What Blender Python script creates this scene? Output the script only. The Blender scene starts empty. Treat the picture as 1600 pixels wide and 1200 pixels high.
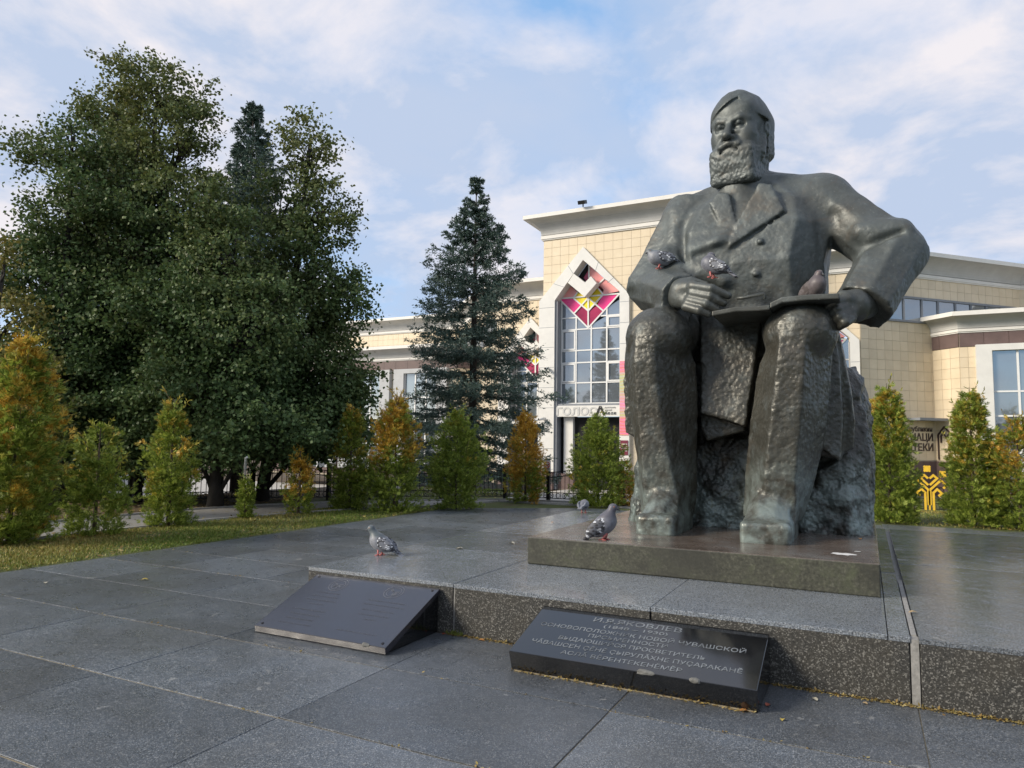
import bpy, bmesh, math, random, os
import numpy as np
from mathutils import Vector, Matrix

SC = bpy.context.scene
COL = SC.collection
rad = math.radians

# ------------------------------------------------------------------ camera
# World axes: +X runs along the front of the monument, +Y runs away from it, ground at z = 0.
FPX, PITCH, ROLL, YAW, CAMH = 1101.6, rad(4.864), rad(0.7866), rad(26.667), 1.5
_F = np.array([0, math.cos(PITCH), math.sin(PITCH)])
_R = np.array([1.0, 0, 0])
_U = np.array([0, -math.sin(PITCH), math.cos(PITCH)])
_R2 = _R*math.cos(ROLL) + _U*math.sin(ROLL)
_U2 = -_R*math.sin(ROLL) + _U*math.cos(ROLL)
_Z = np.array([[math.cos(YAW), -math.sin(YAW), 0], [math.sin(YAW), math.cos(YAW), 0], [0, 0, 1]])
_F, _R2, _U2 = _Z@_F, _Z@_R2, _Z@_U2
cd = bpy.data.cameras.new('camera')
cam = bpy.data.objects.new('camera', cd)
COL.objects.link(cam)
cd.sensor_width = 36.0
cd.lens = 36.0*FPX/1600.0
cd.clip_start = 0.05
cd.clip_end = 3000
M = Matrix.Identity(4)
for i in range(3):
    M[i][0], M[i][1], M[i][2] = _R2[i], _U2[i], -_F[i]
M[2][3] = CAMH
cam.matrix_world = M
SC.camera = cam

# ------------------------------------------------------------------ sky, sun, exposure
SUN_EL, SUN_AZ = rad(28), rad(226)      # azimuth: clockwise from +Y
w = bpy.data.worlds.new('World')
SC.world = w
w.use_nodes = True
nt = w.node_tree
for n in list(nt.nodes):
    nt.nodes.remove(n)
def wn(t, **k):
    n = nt.nodes.new(t)
    for a, v in k.items():
        setattr(n, a, v)
    return n
def wmath(op, a, b=None, c=None):
    n = wn('ShaderNodeMath', operation=op)
    for i, v in enumerate((a, b, c)):
        if v is None: continue
        if isinstance(v, (int, float)): n.inputs[i].default_value = v
        else: nt.links.new(v, n.inputs[i])
    return n.outputs[0]
def wramp(fac, stops):
    n = wn('ShaderNodeValToRGB')
    el = n.color_ramp.elements
    while len(el) < len(stops): el.new(0.5)
    for e, (p, c) in zip(el, stops):
        e.position = p
        e.color = (c, c, c, 1) if isinstance(c, (int, float)) else (*c, 1)
    nt.links.new(fac, n.inputs[0])
    return n.outputs[0]
sky = wn('ShaderNodeTexSky', sky_type='NISHITA', sun_disc=False, sun_elevation=SUN_EL, sun_rotation=SUN_AZ)
sky.altitude = 100; sky.air_density = 1.0; sky.dust_density = 0.6; sky.ozone_density = 1.5
tc = wn('ShaderNodeTexCoord')
sep = wn('ShaderNodeSeparateXYZ'); nt.links.new(tc.outputs['Generated'], sep.inputs[0])
zc = wmath('ADD', wmath('MAXIMUM', sep.outputs[2], 0.0), 0.30)
cmb = wn('ShaderNodeCombineXYZ')
nt.links.new(wmath('DIVIDE', sep.outputs[0], zc), cmb.inputs[0])
nt.links.new(wmath('DIVIDE', sep.outputs[1], zc), cmb.inputs[1])
def wnoise(scale, detail, rough, loc, dist=0.0, sy=1.0):
    mp = wn('ShaderNodeMapping'); mp.inputs['Location'].default_value = loc
    mp.inputs['Scale'].default_value = (1, sy, 1)
    nt.links.new(cmb.outputs[0], mp.inputs[0])
    n = wn('ShaderNodeTexNoise'); n.inputs['Scale'].default_value = scale
    n.inputs['Detail'].default_value = detail; n.inputs['Roughness'].default_value = rough
    n.inputs['Distortion'].default_value = dist
    nt.links.new(mp.outputs[0], n.inputs['Vector'])
    return n.outputs[0]
def wmix(fac, a, b):
    n = wn('ShaderNodeMix', data_type='RGBA')
    if isinstance(fac, (int, float)): n.inputs[0].default_value = fac
    else: nt.links.new(fac, n.inputs[0])
    for i, v in ((6, a), (7, b)):
        if isinstance(v, tuple): n.inputs[i].default_value = (*v, 1)
        else: nt.links.new(v, n.inputs[i])
    return n.outputs[2]
SKY_S = 0.11
low = wmath('MULTIPLY', wmath('SUBTRACT', wramp(sep.outputs[2], [(0.16, 0.0), (0.42, 1.0)]), 0.35), 0.14)
cover = wramp(wmath('ADD', wnoise(1.35, 8, 0.55, (5.1, 3.3, 0), 0.15), low), [(0.37, 0.0), (0.48, 0.75), (0.60, 1.0)])
puff = wramp(wnoise(2.8, 9, 0.58, (7.3, 2.2, 0.4), 0.25), [(0.44, 0.0), (0.60, 1.0)])
k = 1.0/SKY_S
cloud = wmix(puff, tuple(k*v for v in (0.290, 0.345, 0.45)), tuple(k*v for v in (0.495, 0.475, 0.495)))
blue = wmix(0.50, sky.outputs[0], tuple(k*v for v in (0.21, 0.385, 0.64)))
mixc = wmix(cover, blue, cloud)
bg = wn('ShaderNodeBackground'); bg.inputs['Strength'].default_value = SKY_S
nt.links.new(mixc, bg.inputs[0])
wo = wn('ShaderNodeOutputWorld'); nt.links.new(bg.outputs[0], wo.inputs[0])

sl = bpy.data.lights.new('sun', 'SUN')
sl.energy = 2.5; sl.angle = rad(18); sl.color = (1.0, 0.90, 0.76)
sun = bpy.data.objects.new('sun', sl); COL.objects.link(sun)
sd = Vector((math.sin(SUN_AZ)*math.cos(SUN_EL), math.cos(SUN_AZ)*math.cos(SUN_EL), math.sin(SUN_EL)))
sun.rotation_euler = sd.to_track_quat('Z', 'Y').to_euler()
sun.location = sd*60
vs = SC.view_settings
SC.display_settings.display_device = 'sRGB'
vs.view_transform = 'Standard'; vs.look = 'None'; vs.exposure = 0.87; vs.gamma = 1.0
vs.use_curve_mapping = False
SC.cycles.max_bounces = 6; SC.cycles.diffuse_bounces = 3; SC.cycles.glossy_bounces = 3
SC.cycles.transmission_bounces = 4; SC.cycles.transparent_max_bounces = 8
SC.cycles.use_denoising = True

# ------------------------------------------------------------------ helpers
def at(px, py, b):
    """point of the vertical plane y = b that the photograph shows at (px, py)"""
    d = _F + _R2*(px-800)/FPX - _U2*(py-600)/FPX
    t = b/d[1]
    return (d[0]*t, b, CAMH + d[2]*t)
def link(o, parent=None):
    COL.objects.link(o)
    if parent is not None: o.parent = parent
    return o
def empty(name, loc=(0, 0, 0), rz=0.0):
    o = bpy.data.objects.new(name, None)
    o.empty_display_size = 0.1
    o.location = loc; o.rotation_euler = (0, 0, rz)
    COL.objects.link(o)
    return o
def tag(o, label=None, cat=None, group=None, kind=None):
    for kk, v in (('label', label), ('category', cat), ('group', group), ('kind', kind)):
        if v: o[kk] = v
    return o
def mesh_np(name, V, Fq, smooth=False):
    """mesh from an (n,3) array and an (m,3) or (m,4) index array"""
    V = np.asarray(V, np.float32); Fq = np.asarray(Fq, np.int32)
    me = bpy.data.meshes.new(name)
    me.vertices.add(len(V)); me.vertices.foreach_set('co', V.ravel())
    k = Fq.shape[1]
    me.loops.add(Fq.size); me.loops.foreach_set('vertex_index', Fq.ravel())
    me.polygons.add(len(Fq)); me.polygons.foreach_set('loop_start', np.arange(0, Fq.size, k, dtype=np.int32))
    me.polygons.foreach_set('loop_total', np.full(len(Fq), k, np.int32))
    me.update(calc_edges=True)
    if smooth: me.polygons.foreach_set('use_smooth', np.ones(len(Fq), bool))
    return me
def ob(name, me, mat=None, parent=None, loc=None, rot=None):
    if isinstance(me, bmesh.types.BMesh):
        bm = me; me = bpy.data.meshes.new(name); bm.to_mesh(me); bm.free()
    if mat is not None and not me.materials:
        me.materials.append(mat)
    o = bpy.data.objects.new(name, me)
    link(o, parent)
    if loc is not None: o.location = loc
    if rot is not None: o.rotation_euler = rot
    return o
class MB:
    """collects plain solids into one mesh"""
    def __init__(s): s.v = []; s.f = []
    def add(s, vs, fs):
        n = len(s.v); s.v += [tuple(v) for v in vs]; s.f += [tuple(n+i for i in f) for f in fs]
        return s
    def box(s, x0, x1, y0, y1, z0, z1):
        return s.add([(x0,y0,z0),(x1,y0,z0),(x1,y1,z0),(x0,y1,z0),(x0,y0,z1),(x1,y0,z1),(x1,y1,z1),(x0,y1,z1)],
                     [(0,3,2,1),(4,5,6,7),(0,1,5,4),(1,2,6,5),(2,3,7,6),(3,0,4,7)])
    def obox(s, c, ex, ey, ez):
        c, ex, ey, ez = map(np.array, (c, ex, ey, ez))
        vs = [c + sx*ex + sy*ey + sz*ez for sz in (-1, 1) for (sx, sy) in ((-1,-1),(1,-1),(1,1),(-1,1))]
        return s.add(vs, [(0,3,2,1),(4,5,6,7),(0,1,5,4),(1,2,6,5),(2,3,7,6),(3,0,4,7)])
    def bar(s, p, q, r, up=(0, 0, 1), r2=None):
        p, q, up = np.array(p, float), np.array(q, float), np.array(up, float)
        d = q-p; d /= np.linalg.norm(d)
        if abs(d@up) > .95: up = np.array([1.0, 0, 0])
        x = np.cross(d, up); x /= np.linalg.norm(x); y = np.cross(x, d)
        r2 = r if r2 is None else r2
        return s.obox((p+q)/2, x*r, y*r2, (q-p)/2)
    def tube(s, pts, rs, n=8, cap=True):
        pts = [np.array(p, float) for p in pts]
        if isinstance(rs, (int, float)): rs = [rs]*len(pts)
        base = len(s.v); up = np.array([0.0, 0.31, 0.95])
        for i, p in enumerate(pts):
            d = pts[min(i+1, len(pts)-1)] - pts[max(i-1, 0)]
            d = d/(np.linalg.norm(d)+1e-9)
            u = up if abs(d@up) < .97 else np.array([1.0, 0, 0])
            x = np.cross(d, u); x /= np.linalg.norm(x); y = np.cross(d, x)
            for k in range(n):
                t = 2*math.pi*k/n
                s.v.append(tuple(p + rs[i]*(math.cos(t)*x + math.sin(t)*y)))
        for i in range(len(pts)-1):
            for k in range(n):
                a = base+i*n+k; b = base+i*n+(k+1) % n
                s.f.append((a, b, b+n, a+n))
        if cap:
            s.f.append(tuple(base+k for k in range(n))[::-1])
            s.f.append(tuple(base+(len(pts)-1)*n+k for k in range(n)))
        return s
    def prism(s, poly, e0, e1):
        """extrude a 3-D polygon by the vectors e0 and e1"""
        n = len(poly); e0, e1 = np.array(e0, float), np.array(e1, float)
        vs = [np.array(p, float)+e0 for p in poly] + [np.array(p, float)+e1 for p in poly]
        fs = [tuple(range(n))[::-1], tuple(range(n, 2*n))] + [(i, (i+1) % n, n+(i+1) % n, n+i) for i in range(n)]
        return s.add(vs, fs)
    def mesh(s, name, smooth=False, fix=True):
        me = bpy.data.meshes.new(name)
        me.from_pydata(s.v, [], s.f)
        if fix:
            bm = bmesh.new(); bm.from_mesh(me); bmesh.ops.recalc_face_normals(bm, faces=bm.faces); bm.to_mesh(me); bm.free()
        if smooth: me.polygons.foreach_set('use_smooth', np.ones(len(me.polygons), bool))
        return me
    def build(s, name, mat=None, parent=None, smooth=False, loc=None, rot=None):
        return ob(name, s.mesh(name, smooth), mat, parent, loc, rot)
def bevel(o, w=0.01, seg=2, angle=40):
    m = o.modifiers.new('bevel', 'BEVEL'); m.width = w; m.segments = seg
    m.limit_method = 'ANGLE'; m.angle_limit = rad(angle); m.harden_normals = False
    return o

# ---- node material builder
class NM:
    def __init__(s, name):
        s.m = bpy.data.materials.new(name); s.m.use_nodes = True
        s.t = s.m.node_tree
        s.p = s.t.nodes['Principled BSDF']
        s.tc = None
    def n(s, t, **k):
        n = s.t.nodes.new(t)
        for a, v in k.items(): setattr(n, a, v)
        return n
    def lk(s, a, b): s.t.links.new(a, b)
    def set(s, inp, v):
        i = s.p.inputs[inp]
        if hasattr(v, 'is_linked') or isinstance(v, bpy.types.NodeSocket): s.lk(v, i)
        elif isinstance(v, tuple) and len(v) == 3: i.default_value = (*v, 1)
        else: i.default_value = v
        return s
    def co(s, kind='Object', scale=None, loc=None, rot=None):
        if s.tc is None: s.tc = s.n('ShaderNodeTexCoord')
        if kind == 'World':
            g = s.n('ShaderNodeNewGeometry'); o = g.outputs['Position']
        else: o = s.tc.outputs[kind]
        if scale or loc or rot:
            mp = s.n('ShaderNodeMapping')
            if scale: mp.inputs['Scale'].default_value = scale
            if loc: mp.inputs['Location'].default_value = loc
            if rot: mp.inputs['Rotation'].default_value = rot
            s.lk(o, mp.inputs[0]); o = mp.outputs[0]
        return o
    def noise(s, co, scale, detail=4, rough=0.5, dist=0.0, out=0):
        n = s.n('ShaderNodeTexNoise'); s.lk(co, n.inputs['Vector'])
        n.inputs['Scale'].default_value = scale; n.inputs['Detail'].default_value = detail
        n.inputs['Roughness'].default_value = rough; n.inputs['Distortion'].default_value = dist
        return n.outputs[out]
    def voro(s, co, scale, feature='F1', out='Distance', rnd=1.0):
        n = s.n('ShaderNodeTexVoronoi', feature=feature); s.lk(co, n.inputs['Vector'])
        n.inputs['Scale'].default_value = scale; n.inputs['Randomness'].default_value = rnd
        return n.outputs[out]
    def ramp(s, fac, stops, interp='LINEAR'):
        n = s.n('ShaderNodeValToRGB'); el = n.color_ramp.elements; n.color_ramp.interpolation = interp
        while len(el) < len(stops): el.new(0.5)
        for e, (p, c) in zip(el, stops):
            e.position = p; e.color = (c, c, c, 1) if isinstance(c, (int, float)) else (*c, 1)
        s.lk(fac, n.inputs[0]); return n.outputs[0]
    def mix(s, fac, a, b, mode='MIX'):
        n = s.n('ShaderNodeMix', data_type='RGBA', blend_type=mode)
        if isinstance(fac, (int, float)): n.inputs[0].default_value = fac
        else: s.lk(fac, n.inputs[0])
        for i, v in ((6, a), (7, b)):
            if isinstance(v, tuple): n.inputs[i].default_value = (*v, 1)
            elif isinstance(v, (int, float)): n.inputs[i].default_value = (v, v, v, 1)
            else: s.lk(v, n.inputs[i])
        return n.outputs[2]
    def math(s, op, a, b=None):
        n = s.n('ShaderNodeMath', operation=op)
        for i, v in enumerate((a, b)):
            if v is None: continue
            if isinstance(v, (int, float)): n.inputs[i].default_value = v
            else: s.lk(v, n.inputs[i])
        return n.outputs[0]
    def bump(s, h, strength=0.3, dist=0.01, prev=None):
        n = s.n('ShaderNodeBump'); n.inputs['Strength'].default_value = strength
        n.inputs['Distance'].default_value = dist; s.lk(h, n.inputs['Height'])
        if prev is not None: s.lk(prev, n.inputs['Normal'])
        s.lk(n.outputs[0], s.p.inputs['Normal']); return n.outputs[0]
    def attr(s, name, out='Fac'):
        n = s.n('ShaderNodeAttribute'); n.attribute_name = name; return n.outputs[out]
    def objrand(s):
        return s.n('ShaderNodeObjectInfo').outputs['Random']
def plain(name, col, rough=0.6, metal=0.0, var=0.12, scale=8, bump=0.0):
    """an everyday surface: a base colour with faint mottling"""
    q = NM(name)
    f = q.noise(q.co('Object'), scale, 5, 0.6)
    lo = tuple(c*(1-var) for c in col); hi = tuple(min(1, c*(1+var)) for c in col)
    q.set('Base Color', q.ramp(f, [(0.3, lo), (0.7, hi)]))
    q.set('Roughness', q.math('ADD', q.math('MULTIPLY', f, 0.25), rough-0.12)); q.set('Metallic', metal)
    if bump: q.bump(f, bump, 0.01)
    return q.m
# ================================================================== ground, paving, platform
def gz(a, b):
    """ground height: level round the monument, falling gently beyond the fence"""
    def ss(t): t = min(1, max(0, t)); return t*t*(3-2*t)
    return -1.2*ss((b-18)/18.0) - .9*ss((-15.5-a)/10.0)

def granite(name, base, rough, speck, flake, stain=0.75, coarse=1.0, edge=0.0):
    q = NM(name)
    co = q.co('World')
    fine = q.noise(co, 120*coarse, 5, .8)
    grain = q.voro(co, 150*coarse, 'F1', 'Color')
    sg = q.n('ShaderNodeSeparateColor'); q.lk(grain, sg.inputs[0])
    big = q.noise(co, 0.9, 6, .62, .5)
    mid = q.noise(co, 5.0, 6, .7)
    c = q.ramp(fine, [(.34, tuple(v*.28 for v in base)), (.50, base), (.66, tuple(v*2.6 for v in base))])
    c = q.mix(q.ramp(sg.outputs[0], [(.80, 0), (.86, speck)]), c, (.42, .43, .43))
    c = q.mix(q.ramp(sg.outputs[1], [(.80, 0), (.86, .7)]), c, tuple(v*.25 for v in base))
    fl = q.noise(q.co('World', scale=(1, 2.2, 1)), 26*coarse, 3, .75, .6)
    c = q.mix(q.ramp(fl, [(.66, 0), (.73, flake)]), c, (.38, .38, .37))
    c = q.mix(q.ramp(big, [(.40, .0), (.60, stain)]), c, q.mix(.45, c, (.05, .046, .036)))
    c = q.mix(q.ramp(mid, [(.60, 0), (.78, .35*stain)]), c, (.23, .22, .19))
    tint = q.objrand()
    c = q.mix(1.0, c, q.ramp(tint, [(0, .78), (1, 1.18)]), 'MULTIPLY')
    # scattered bird lime and pale scuffs
    sc = q.noise(co, 7.0, 3, .5, .9)
    c = q.mix(q.math('MULTIPLY', q.ramp(sc, [(.70, 0), (.73, .5)]), q.ramp(fine, [(.4, .3), (.6, 1)])), c, (.40, .40, .38))
    q.set('Base Color', c)
    q.set('Roughness', q.math('ADD', q.ramp(mid, [(.3, rough-.10), (.7, rough+.12)]), q.math('MULTIPLY', fine, .12)))
    q.bump(q.math('ADD', q.math('MULTIPLY', fine, .5), q.math('MULTIPLY', fl, .5)), .25 if rough > .2 else .10, .004)
    return q.m

M_SLAB = granite('granite_flamed', (.082, .096, .114), .25, .50, .50, coarse=1.35)
M_TOP = granite('granite_top', (.135, .152, .172), .12, .35, .35, .45)
def rough_granite():
    q = NM('granite_split')
    co = q.co('World')
    v = q.voro(co, 130, 'F1', 'Color'); s_ = q.n('ShaderNodeSeparateColor'); q.lk(v, s_.inputs[0])
    n1 = q.noise(co, 60, 5, .8); n2 = q.noise(co, 2.2, 6, .65)
    c = q.ramp(n1, [(.35, (.014, .014, .013)), (.55, (.046, .045, .040)), (.75, (.13, .125, .11))])
    c = q.mix(q.ramp(s_.outputs[0], [(.70, 0), (1.0, .55)]), c, (.40, .39, .35))
    c = q.mix(q.ramp(n2, [(.45, 0), (.7, .5)]), c, q.mix(.5, c, (.10, .085, .055)))
    q.set('Base Color', c); q.set('Roughness', .72)
    q.bump(q.math('ADD', n1, q.math('MULTIPLY', s_.outputs[0], .4)), .9, .012)
    return q.m
M_SPLIT = rough_granite()
M_MORTAR = plain('mortar_sand', (.25, .21, .14), .9, 0, .35, 40, .4)
M_MGREY = plain('mortar_grey', (.24, .235, .22), .85, 0, .3, 30, .4)
def soil():
    q = NM('park_ground'); co = q.co('World')
    n = q.noise(co, 1.1, 7, .65); f = q.noise(co, 34, 4, .7); m_ = q.noise(co, 6, 5, .6)
    g = q.ramp(f, [(.3, (.030, .045, .012)), (.5, (.075, .095, .022)), (.72, (.15, .14, .045))])
    d = q.ramp(f, [(.3, (.035, .024, .013)), (.5, (.085, .058, .030)), (.7, (.19, .13, .06))])
    sx = q.n('ShaderNodeSeparateXYZ'); q.lk(co, sx.inputs[0])
    # bare soil and leaves under the trees on the far side of the path
    edge = q.math('ADD', sx.outputs[0], q.math('MULTIPLY', q.math('SUBTRACT', m_, .5), 1.2))
    far = q.ramp(q.math('DIVIDE', q.math('ADD', edge, 40), 50), [(.536, 1), (.545, 0)])
    c = q.mix(q.math('MAXIMUM', far, q.ramp(n, [(.52, 0), (.72, .8)])), g, d)
    q.set('Base Color', c); q.set('Roughness', .95)
    q.bump(f, .6, .03)
    return q.m
M_SOIL = soil()
# one terrain sheet out to the horizon
xs = [-1500, -400, -150, -80, -55, -40, -32, -28, -25, -22, -20, -18, -16, -14, -12, -9, -6, -3, 0, 4, 8, 14, 22, 40, 80, 150, 400, 1500]
ys = [-600, -150, -50, -20, -8, 0, 5, 10, 14, 16, 18, 20, 22, 24, 26, 28, 30, 32, 34, 36, 40, 48, 60, 90, 150, 400, 1500]
V = [(x, y, gz(x, y)-.05 if -8.7 < x < 5 and -9 < y < 16 else gz(x, y)) for y in ys for x in xs]
Fq = [(j*len(xs)+i, j*len(xs)+i+1, (j+1)*len(xs)+i+1, (j+1)*len(xs)+i) for j in range(len(ys)-1) for i in range(len(xs)-1)]
tag(ob('ground', mesh_np('ground', V, Fq, True), M_SOIL), kind='structure')

# ---- lower paving: mortar bed + individual slabs
rng = random.Random(5)
A_J = [-8.65, -7.42, -5.92, -4.43, -2.90, -1.34, .23, 1.78, 3.3, 4.8]
B_J = [-4.7, -3.74, -2.78, -1.82, -.86, .10, 1.07, 2.03, 2.995, 3.965, 4.89, 5.78, 6.62, 7.38, 8.13, 9.0, 9.9, 10.8, 11.7, 12.6, 13.5, 14.4, 15.3, 16.15]
bed = MB().box(-8.65, 4.8, -4.7, 16.15, -.20, -.007).build('paving', M_MORTAR)
tag(bed, kind='structure')
cache = {}
def slab(w_, d, h, ch=.002):
    key = (round(w_, 3), round(d, 3), h)
    if key in cache: return cache[key]
    m = MB(); x, y = w_/2, d/2
    m.add([(-x, -y, -h), (x, -y, -h), (x, y, -h), (-x, y, -h), (-x, -y, -ch), (x, -y, -ch), (x, y, -ch), (-x, y, -ch),
           (-x+ch, -y+ch, 0), (x-ch, -y+ch, 0), (x-ch, y-ch, 0), (-x+ch, y-ch, 0)],
          [(0, 1, 5, 4), (1, 2, 6, 5), (2, 3, 7, 6), (3, 0, 4, 7), (4, 5, 9, 8), (5, 6, 10, 9), (6, 7, 11, 10), (7, 4, 8, 11), (8, 9, 10, 11), (0, 3, 2, 1)])
    cache[key] = m.mesh('slab'); return cache[key]
for j in range(len(B_J)-1):
    for i in range(len(A_J)-1):
        x0, x1, y0, y1 = A_J[i], A_J[i+1], B_J[j], B_J[j+1]
        if (x0+x1)/2 > -4.46 and 4.88 < (y0+y1)/2 < 11.3: continue
        gx, gy = (.007, .016) if (j+i) % 3 else (.009, .013)
        o = ob('paving_slab', slab(x1-x0-gx, y1-y0-gy, .04), M_SLAB, bed, ((x0+x1)/2+rng.uniform(-.002, .002), (y0+y1)/2, rng.uniform(-.002, .001)))
        o.rotation_euler = (rng.uniform(-.0006, .0006), rng.uniform(-.0006, .0006), rng.uniform(-.001, .001))

# ---- raised platform
PX0, PX1, PY0, PY1, PZ = -4.46, 4.8, 4.90, 11.3, .39
core = MB().box(PX0+.05, PX1-.05, PY0+.05, PY1-.05, -.02, PZ-.032).build('raised_platform', M_MGREY)
tag(core, kind='structure')
cells = []
for x0, x1 in ((-4.46, -2.955), (-2.955, -1.365), (-1.365, .085)):
    for y0, y1 in ((4.895, 6.5), (6.5, 8.0), (8.0, 9.48), (9.48, 11.3)): cells.append((x0, x1, y0, y1))
for y0, y1 in ((4.895, 7.33), (7.33, 8.53), (8.53, 9.75), (9.75, 11.3)): cells.append((.085, .205, y0, y1))
for x0, x1 in ((.245, 2.5), (2.5, 4.8)):
    for y0, y1 in ((4.895, 7.98), (7.98, 9.47), (9.47, 11.3)): cells.append((x0, x1, y0, y1))
for x0, x1, y0, y1 in cells:
    o = ob('paving_slab', slab(x1-x0-.006, y1-y0-.007, .03), M_TOP, core, ((x0+x1)/2, (y0+y1)/2, PZ+rng.uniform(-.002, .001)))
    o.rotation_euler = (rng.uniform(-.0008, .0008), rng.uniform(-.0008, .0008), 0)
def facing(x0, x1, y0, y1):
    m = MB().box(x0, x1, y0, y1, -.005, PZ-.031)
    return bevel(m.build('facing_block', M_SPLIT, core), .006, 2)
for x0, x1 in ((-4.46, -2.957), (-2.943, -1.368), (-1.362, .20), (.25, 2.5), (2.506, 4.8)):
    facing(x0+.003, x1-.003, PY0, PY0+.12)
for y0, y1 in ((5.03, 6.5), (6.5, 8.0), (8.0, 9.48), (9.48, 11.3)):
    facing(PX0+.003, PX0+.12, y0+.003, y1-.003)
for x0, x1 in ((-4.3, -2.95), (-2.95, -1.36), (-1.36, .2), (.25, 2.5), (2.506, 4.8)):
    facing(x0+.003, x1-.003, PY1-.12, PY1)
MB().box(.203, .247, PY0+.006, PY0+.1, -.005, PZ-.012).box(.21, .24, PY0+.1, 7.0, PZ-.03, PZ-.006).build('mortar_joint', M_MGREY, core)
MB().box(-2.955, -2.945, PY0+.008, PY0+.1, -.005, PZ-.034).build('mortar_joint', M_MGREY, core)

# ---- bronze-stained base slab under the statue
def ped_mat():
    q = NM('stained_bronze_slab'); co = q.co('World')
    n = q.noise(co, 1.6, 6, .65, .6); f = q.noise(co, 45, 5, .7); g = q.noise(co, 4, 6, .7, .5)
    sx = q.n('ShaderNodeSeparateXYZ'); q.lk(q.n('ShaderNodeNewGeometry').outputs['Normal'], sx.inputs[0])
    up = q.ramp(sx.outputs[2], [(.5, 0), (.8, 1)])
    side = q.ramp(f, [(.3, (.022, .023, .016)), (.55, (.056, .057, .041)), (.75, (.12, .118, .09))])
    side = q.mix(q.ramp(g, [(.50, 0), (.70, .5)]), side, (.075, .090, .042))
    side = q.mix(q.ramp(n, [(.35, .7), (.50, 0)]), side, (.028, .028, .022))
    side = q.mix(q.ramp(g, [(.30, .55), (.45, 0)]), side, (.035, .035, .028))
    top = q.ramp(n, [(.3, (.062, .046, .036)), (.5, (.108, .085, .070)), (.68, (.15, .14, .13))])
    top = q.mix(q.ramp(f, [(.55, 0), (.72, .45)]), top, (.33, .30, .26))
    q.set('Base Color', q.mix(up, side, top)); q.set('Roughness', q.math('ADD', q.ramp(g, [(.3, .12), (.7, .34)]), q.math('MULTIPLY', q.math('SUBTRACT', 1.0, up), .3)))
    q.bump(q.math('ADD', f, g), .15, .006)
    return q.m
ped = MB().box(-1.465, 1.465, -1.855, 1.855, 0, .25).build('base_slab', ped_mat(), None, False, (-1.395, 7.915, PZ))
tag(ped, 'low green-brown stained slab under the seated bronze statue', 'pedestal')
bevel(ped, .012, 3)

# ---- footpath round the left and the back
M_ASPH = NM('asphalt_path')
_c = M_ASPH.co('World'); _f = M_ASPH.noise(_c, 70, 4, .7); _b = M_ASPH.noise(_c, 1.2, 6, .6)
M_ASPH.set('Base Color', M_ASPH.mix(M_ASPH.ramp(_b, [(.4, 0), (.7, .5)]), M_ASPH.ramp(_f, [(.3, (.15, .145, .135)), (.7, (.27, .265, .25))]), (.30, .28, .24)))
M_ASPH.set('Roughness', .9); M_ASPH.bump(_f, .4, .006)
near = [(-10.95, -9), (-10.95, 6), (-10.95, 9.5), (-10.6, 11.2), (-10.1, 12.6), (-9.3, 13.8), (-8.85, 15), (-8.6, 16.4), (-6, 16.5), (-2, 16.5)]
farp = [(-12.92, -9), (-12.92, 6), (-12.95, 10.3), (-12.6, 12.0), (-11.8, 13.6), (-10.7, 15.0), (-9.6, 16.1), (-8.5, 17.1), (-6, 17.28), (-2, 17.28)]
V = []; Fq = []
for (p, q_) in zip(near, farp): V += [(*p, .008), (*q_, .008)]
for i in range(len(near)-1): Fq.append((2*i, 2*i+2, 2*i+3, 2*i+1))
tag(ob('footpath', mesh_np('footpath', V, Fq), M_ASPH.m), kind='structure')
kb = MB()
for e, o_ in ((near, .05), (farp, -.05)):
    for p, q_ in zip(e[:-1], e[1:]): kb.bar((*p, .012), (*q_, .012), .03, (0, 0, 1), .03)
tag(kb.build('kerb', plain('kerb_concrete', (.30, .29, .27), .9, 0, .25, 20, .3)), kind='structure')
# pale concrete forecourt between the fence and the building
V = []; Fq = []
cx = [-60, -40, -32, -24, -20, -16, -14.5, -12, -9, -6, -3, 0]; cy = [17.4, 19, 21, 23, 25, 27, 29, 31, 33, 35, 38, 46]
for y in cy:
    for x in cx:
        yy = max(y, 17.4 + max(0, -(x+9))*0)
        V.append((x, yy, gz(x, yy)+.02))
n_ = len(cx)
for j in range(len(cy)-1):
    for i in range(n_-1):
        if cx[i+1] <= -9 and cy[j+1] < 21: continue
        Fq.append((j*n_+i, j*n_+i+1, (j+1)*n_+i+1, (j+1)*n_+i))
tag(ob('forecourt', mesh_np('forecourt', V, Fq, True), plain('forecourt_concrete', (.38, .36, .33), .9, 0, .2, 3, .2)), kind='structure')
# ================================================================== the library behind
ACX = -11.375            # its axis of symmetry
GB = -1.2
LIB = tag(empty('library_building', (ACX, 40, GB)), 'wide cream tiled building with white diamond-shaped window frames and flared grey cornices', 'building')
LO = np.array([ACX, 40, GB])
M_CREAM = NM('cream_tile')
_c = M_CREAM.co('World'); _n = M_CREAM.noise(_c, 1.5, 4, .6)
M_CREAM.set('Base Color', M_CREAM.mix(1.0, M_CREAM.ramp(_n, [(.3, (.64, .53, .365)), (.7, (.70, .59, .42))]), M_CREAM.ramp(M_CREAM.objrand(), [(0, .93), (1, 1.05)]), 'MULTIPLY'))
M_CREAM.set('Roughness', .45); M_CREAM = M_CREAM.m
M_GROUT = plain('tile_grout', (.47, .41, .31), .9)
M_FRAME = plain('white_cladding', (.66, .65, .61), .45, 0, .05, 2)
M_CORN = plain('cornice_concrete', (.46, .455, .43), .6, 0, .08, 1.5)
M_FASC = plain('cornice_fascia', (.70, .68, .63), .55, 0, .05, 2)
M_FRAME_SHADE = plain('shaded_white_cladding', (.40, .41, .415), .5, 0, .08, 2)  # white cladding toned down: the left wing's shade is put into the colour
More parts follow.
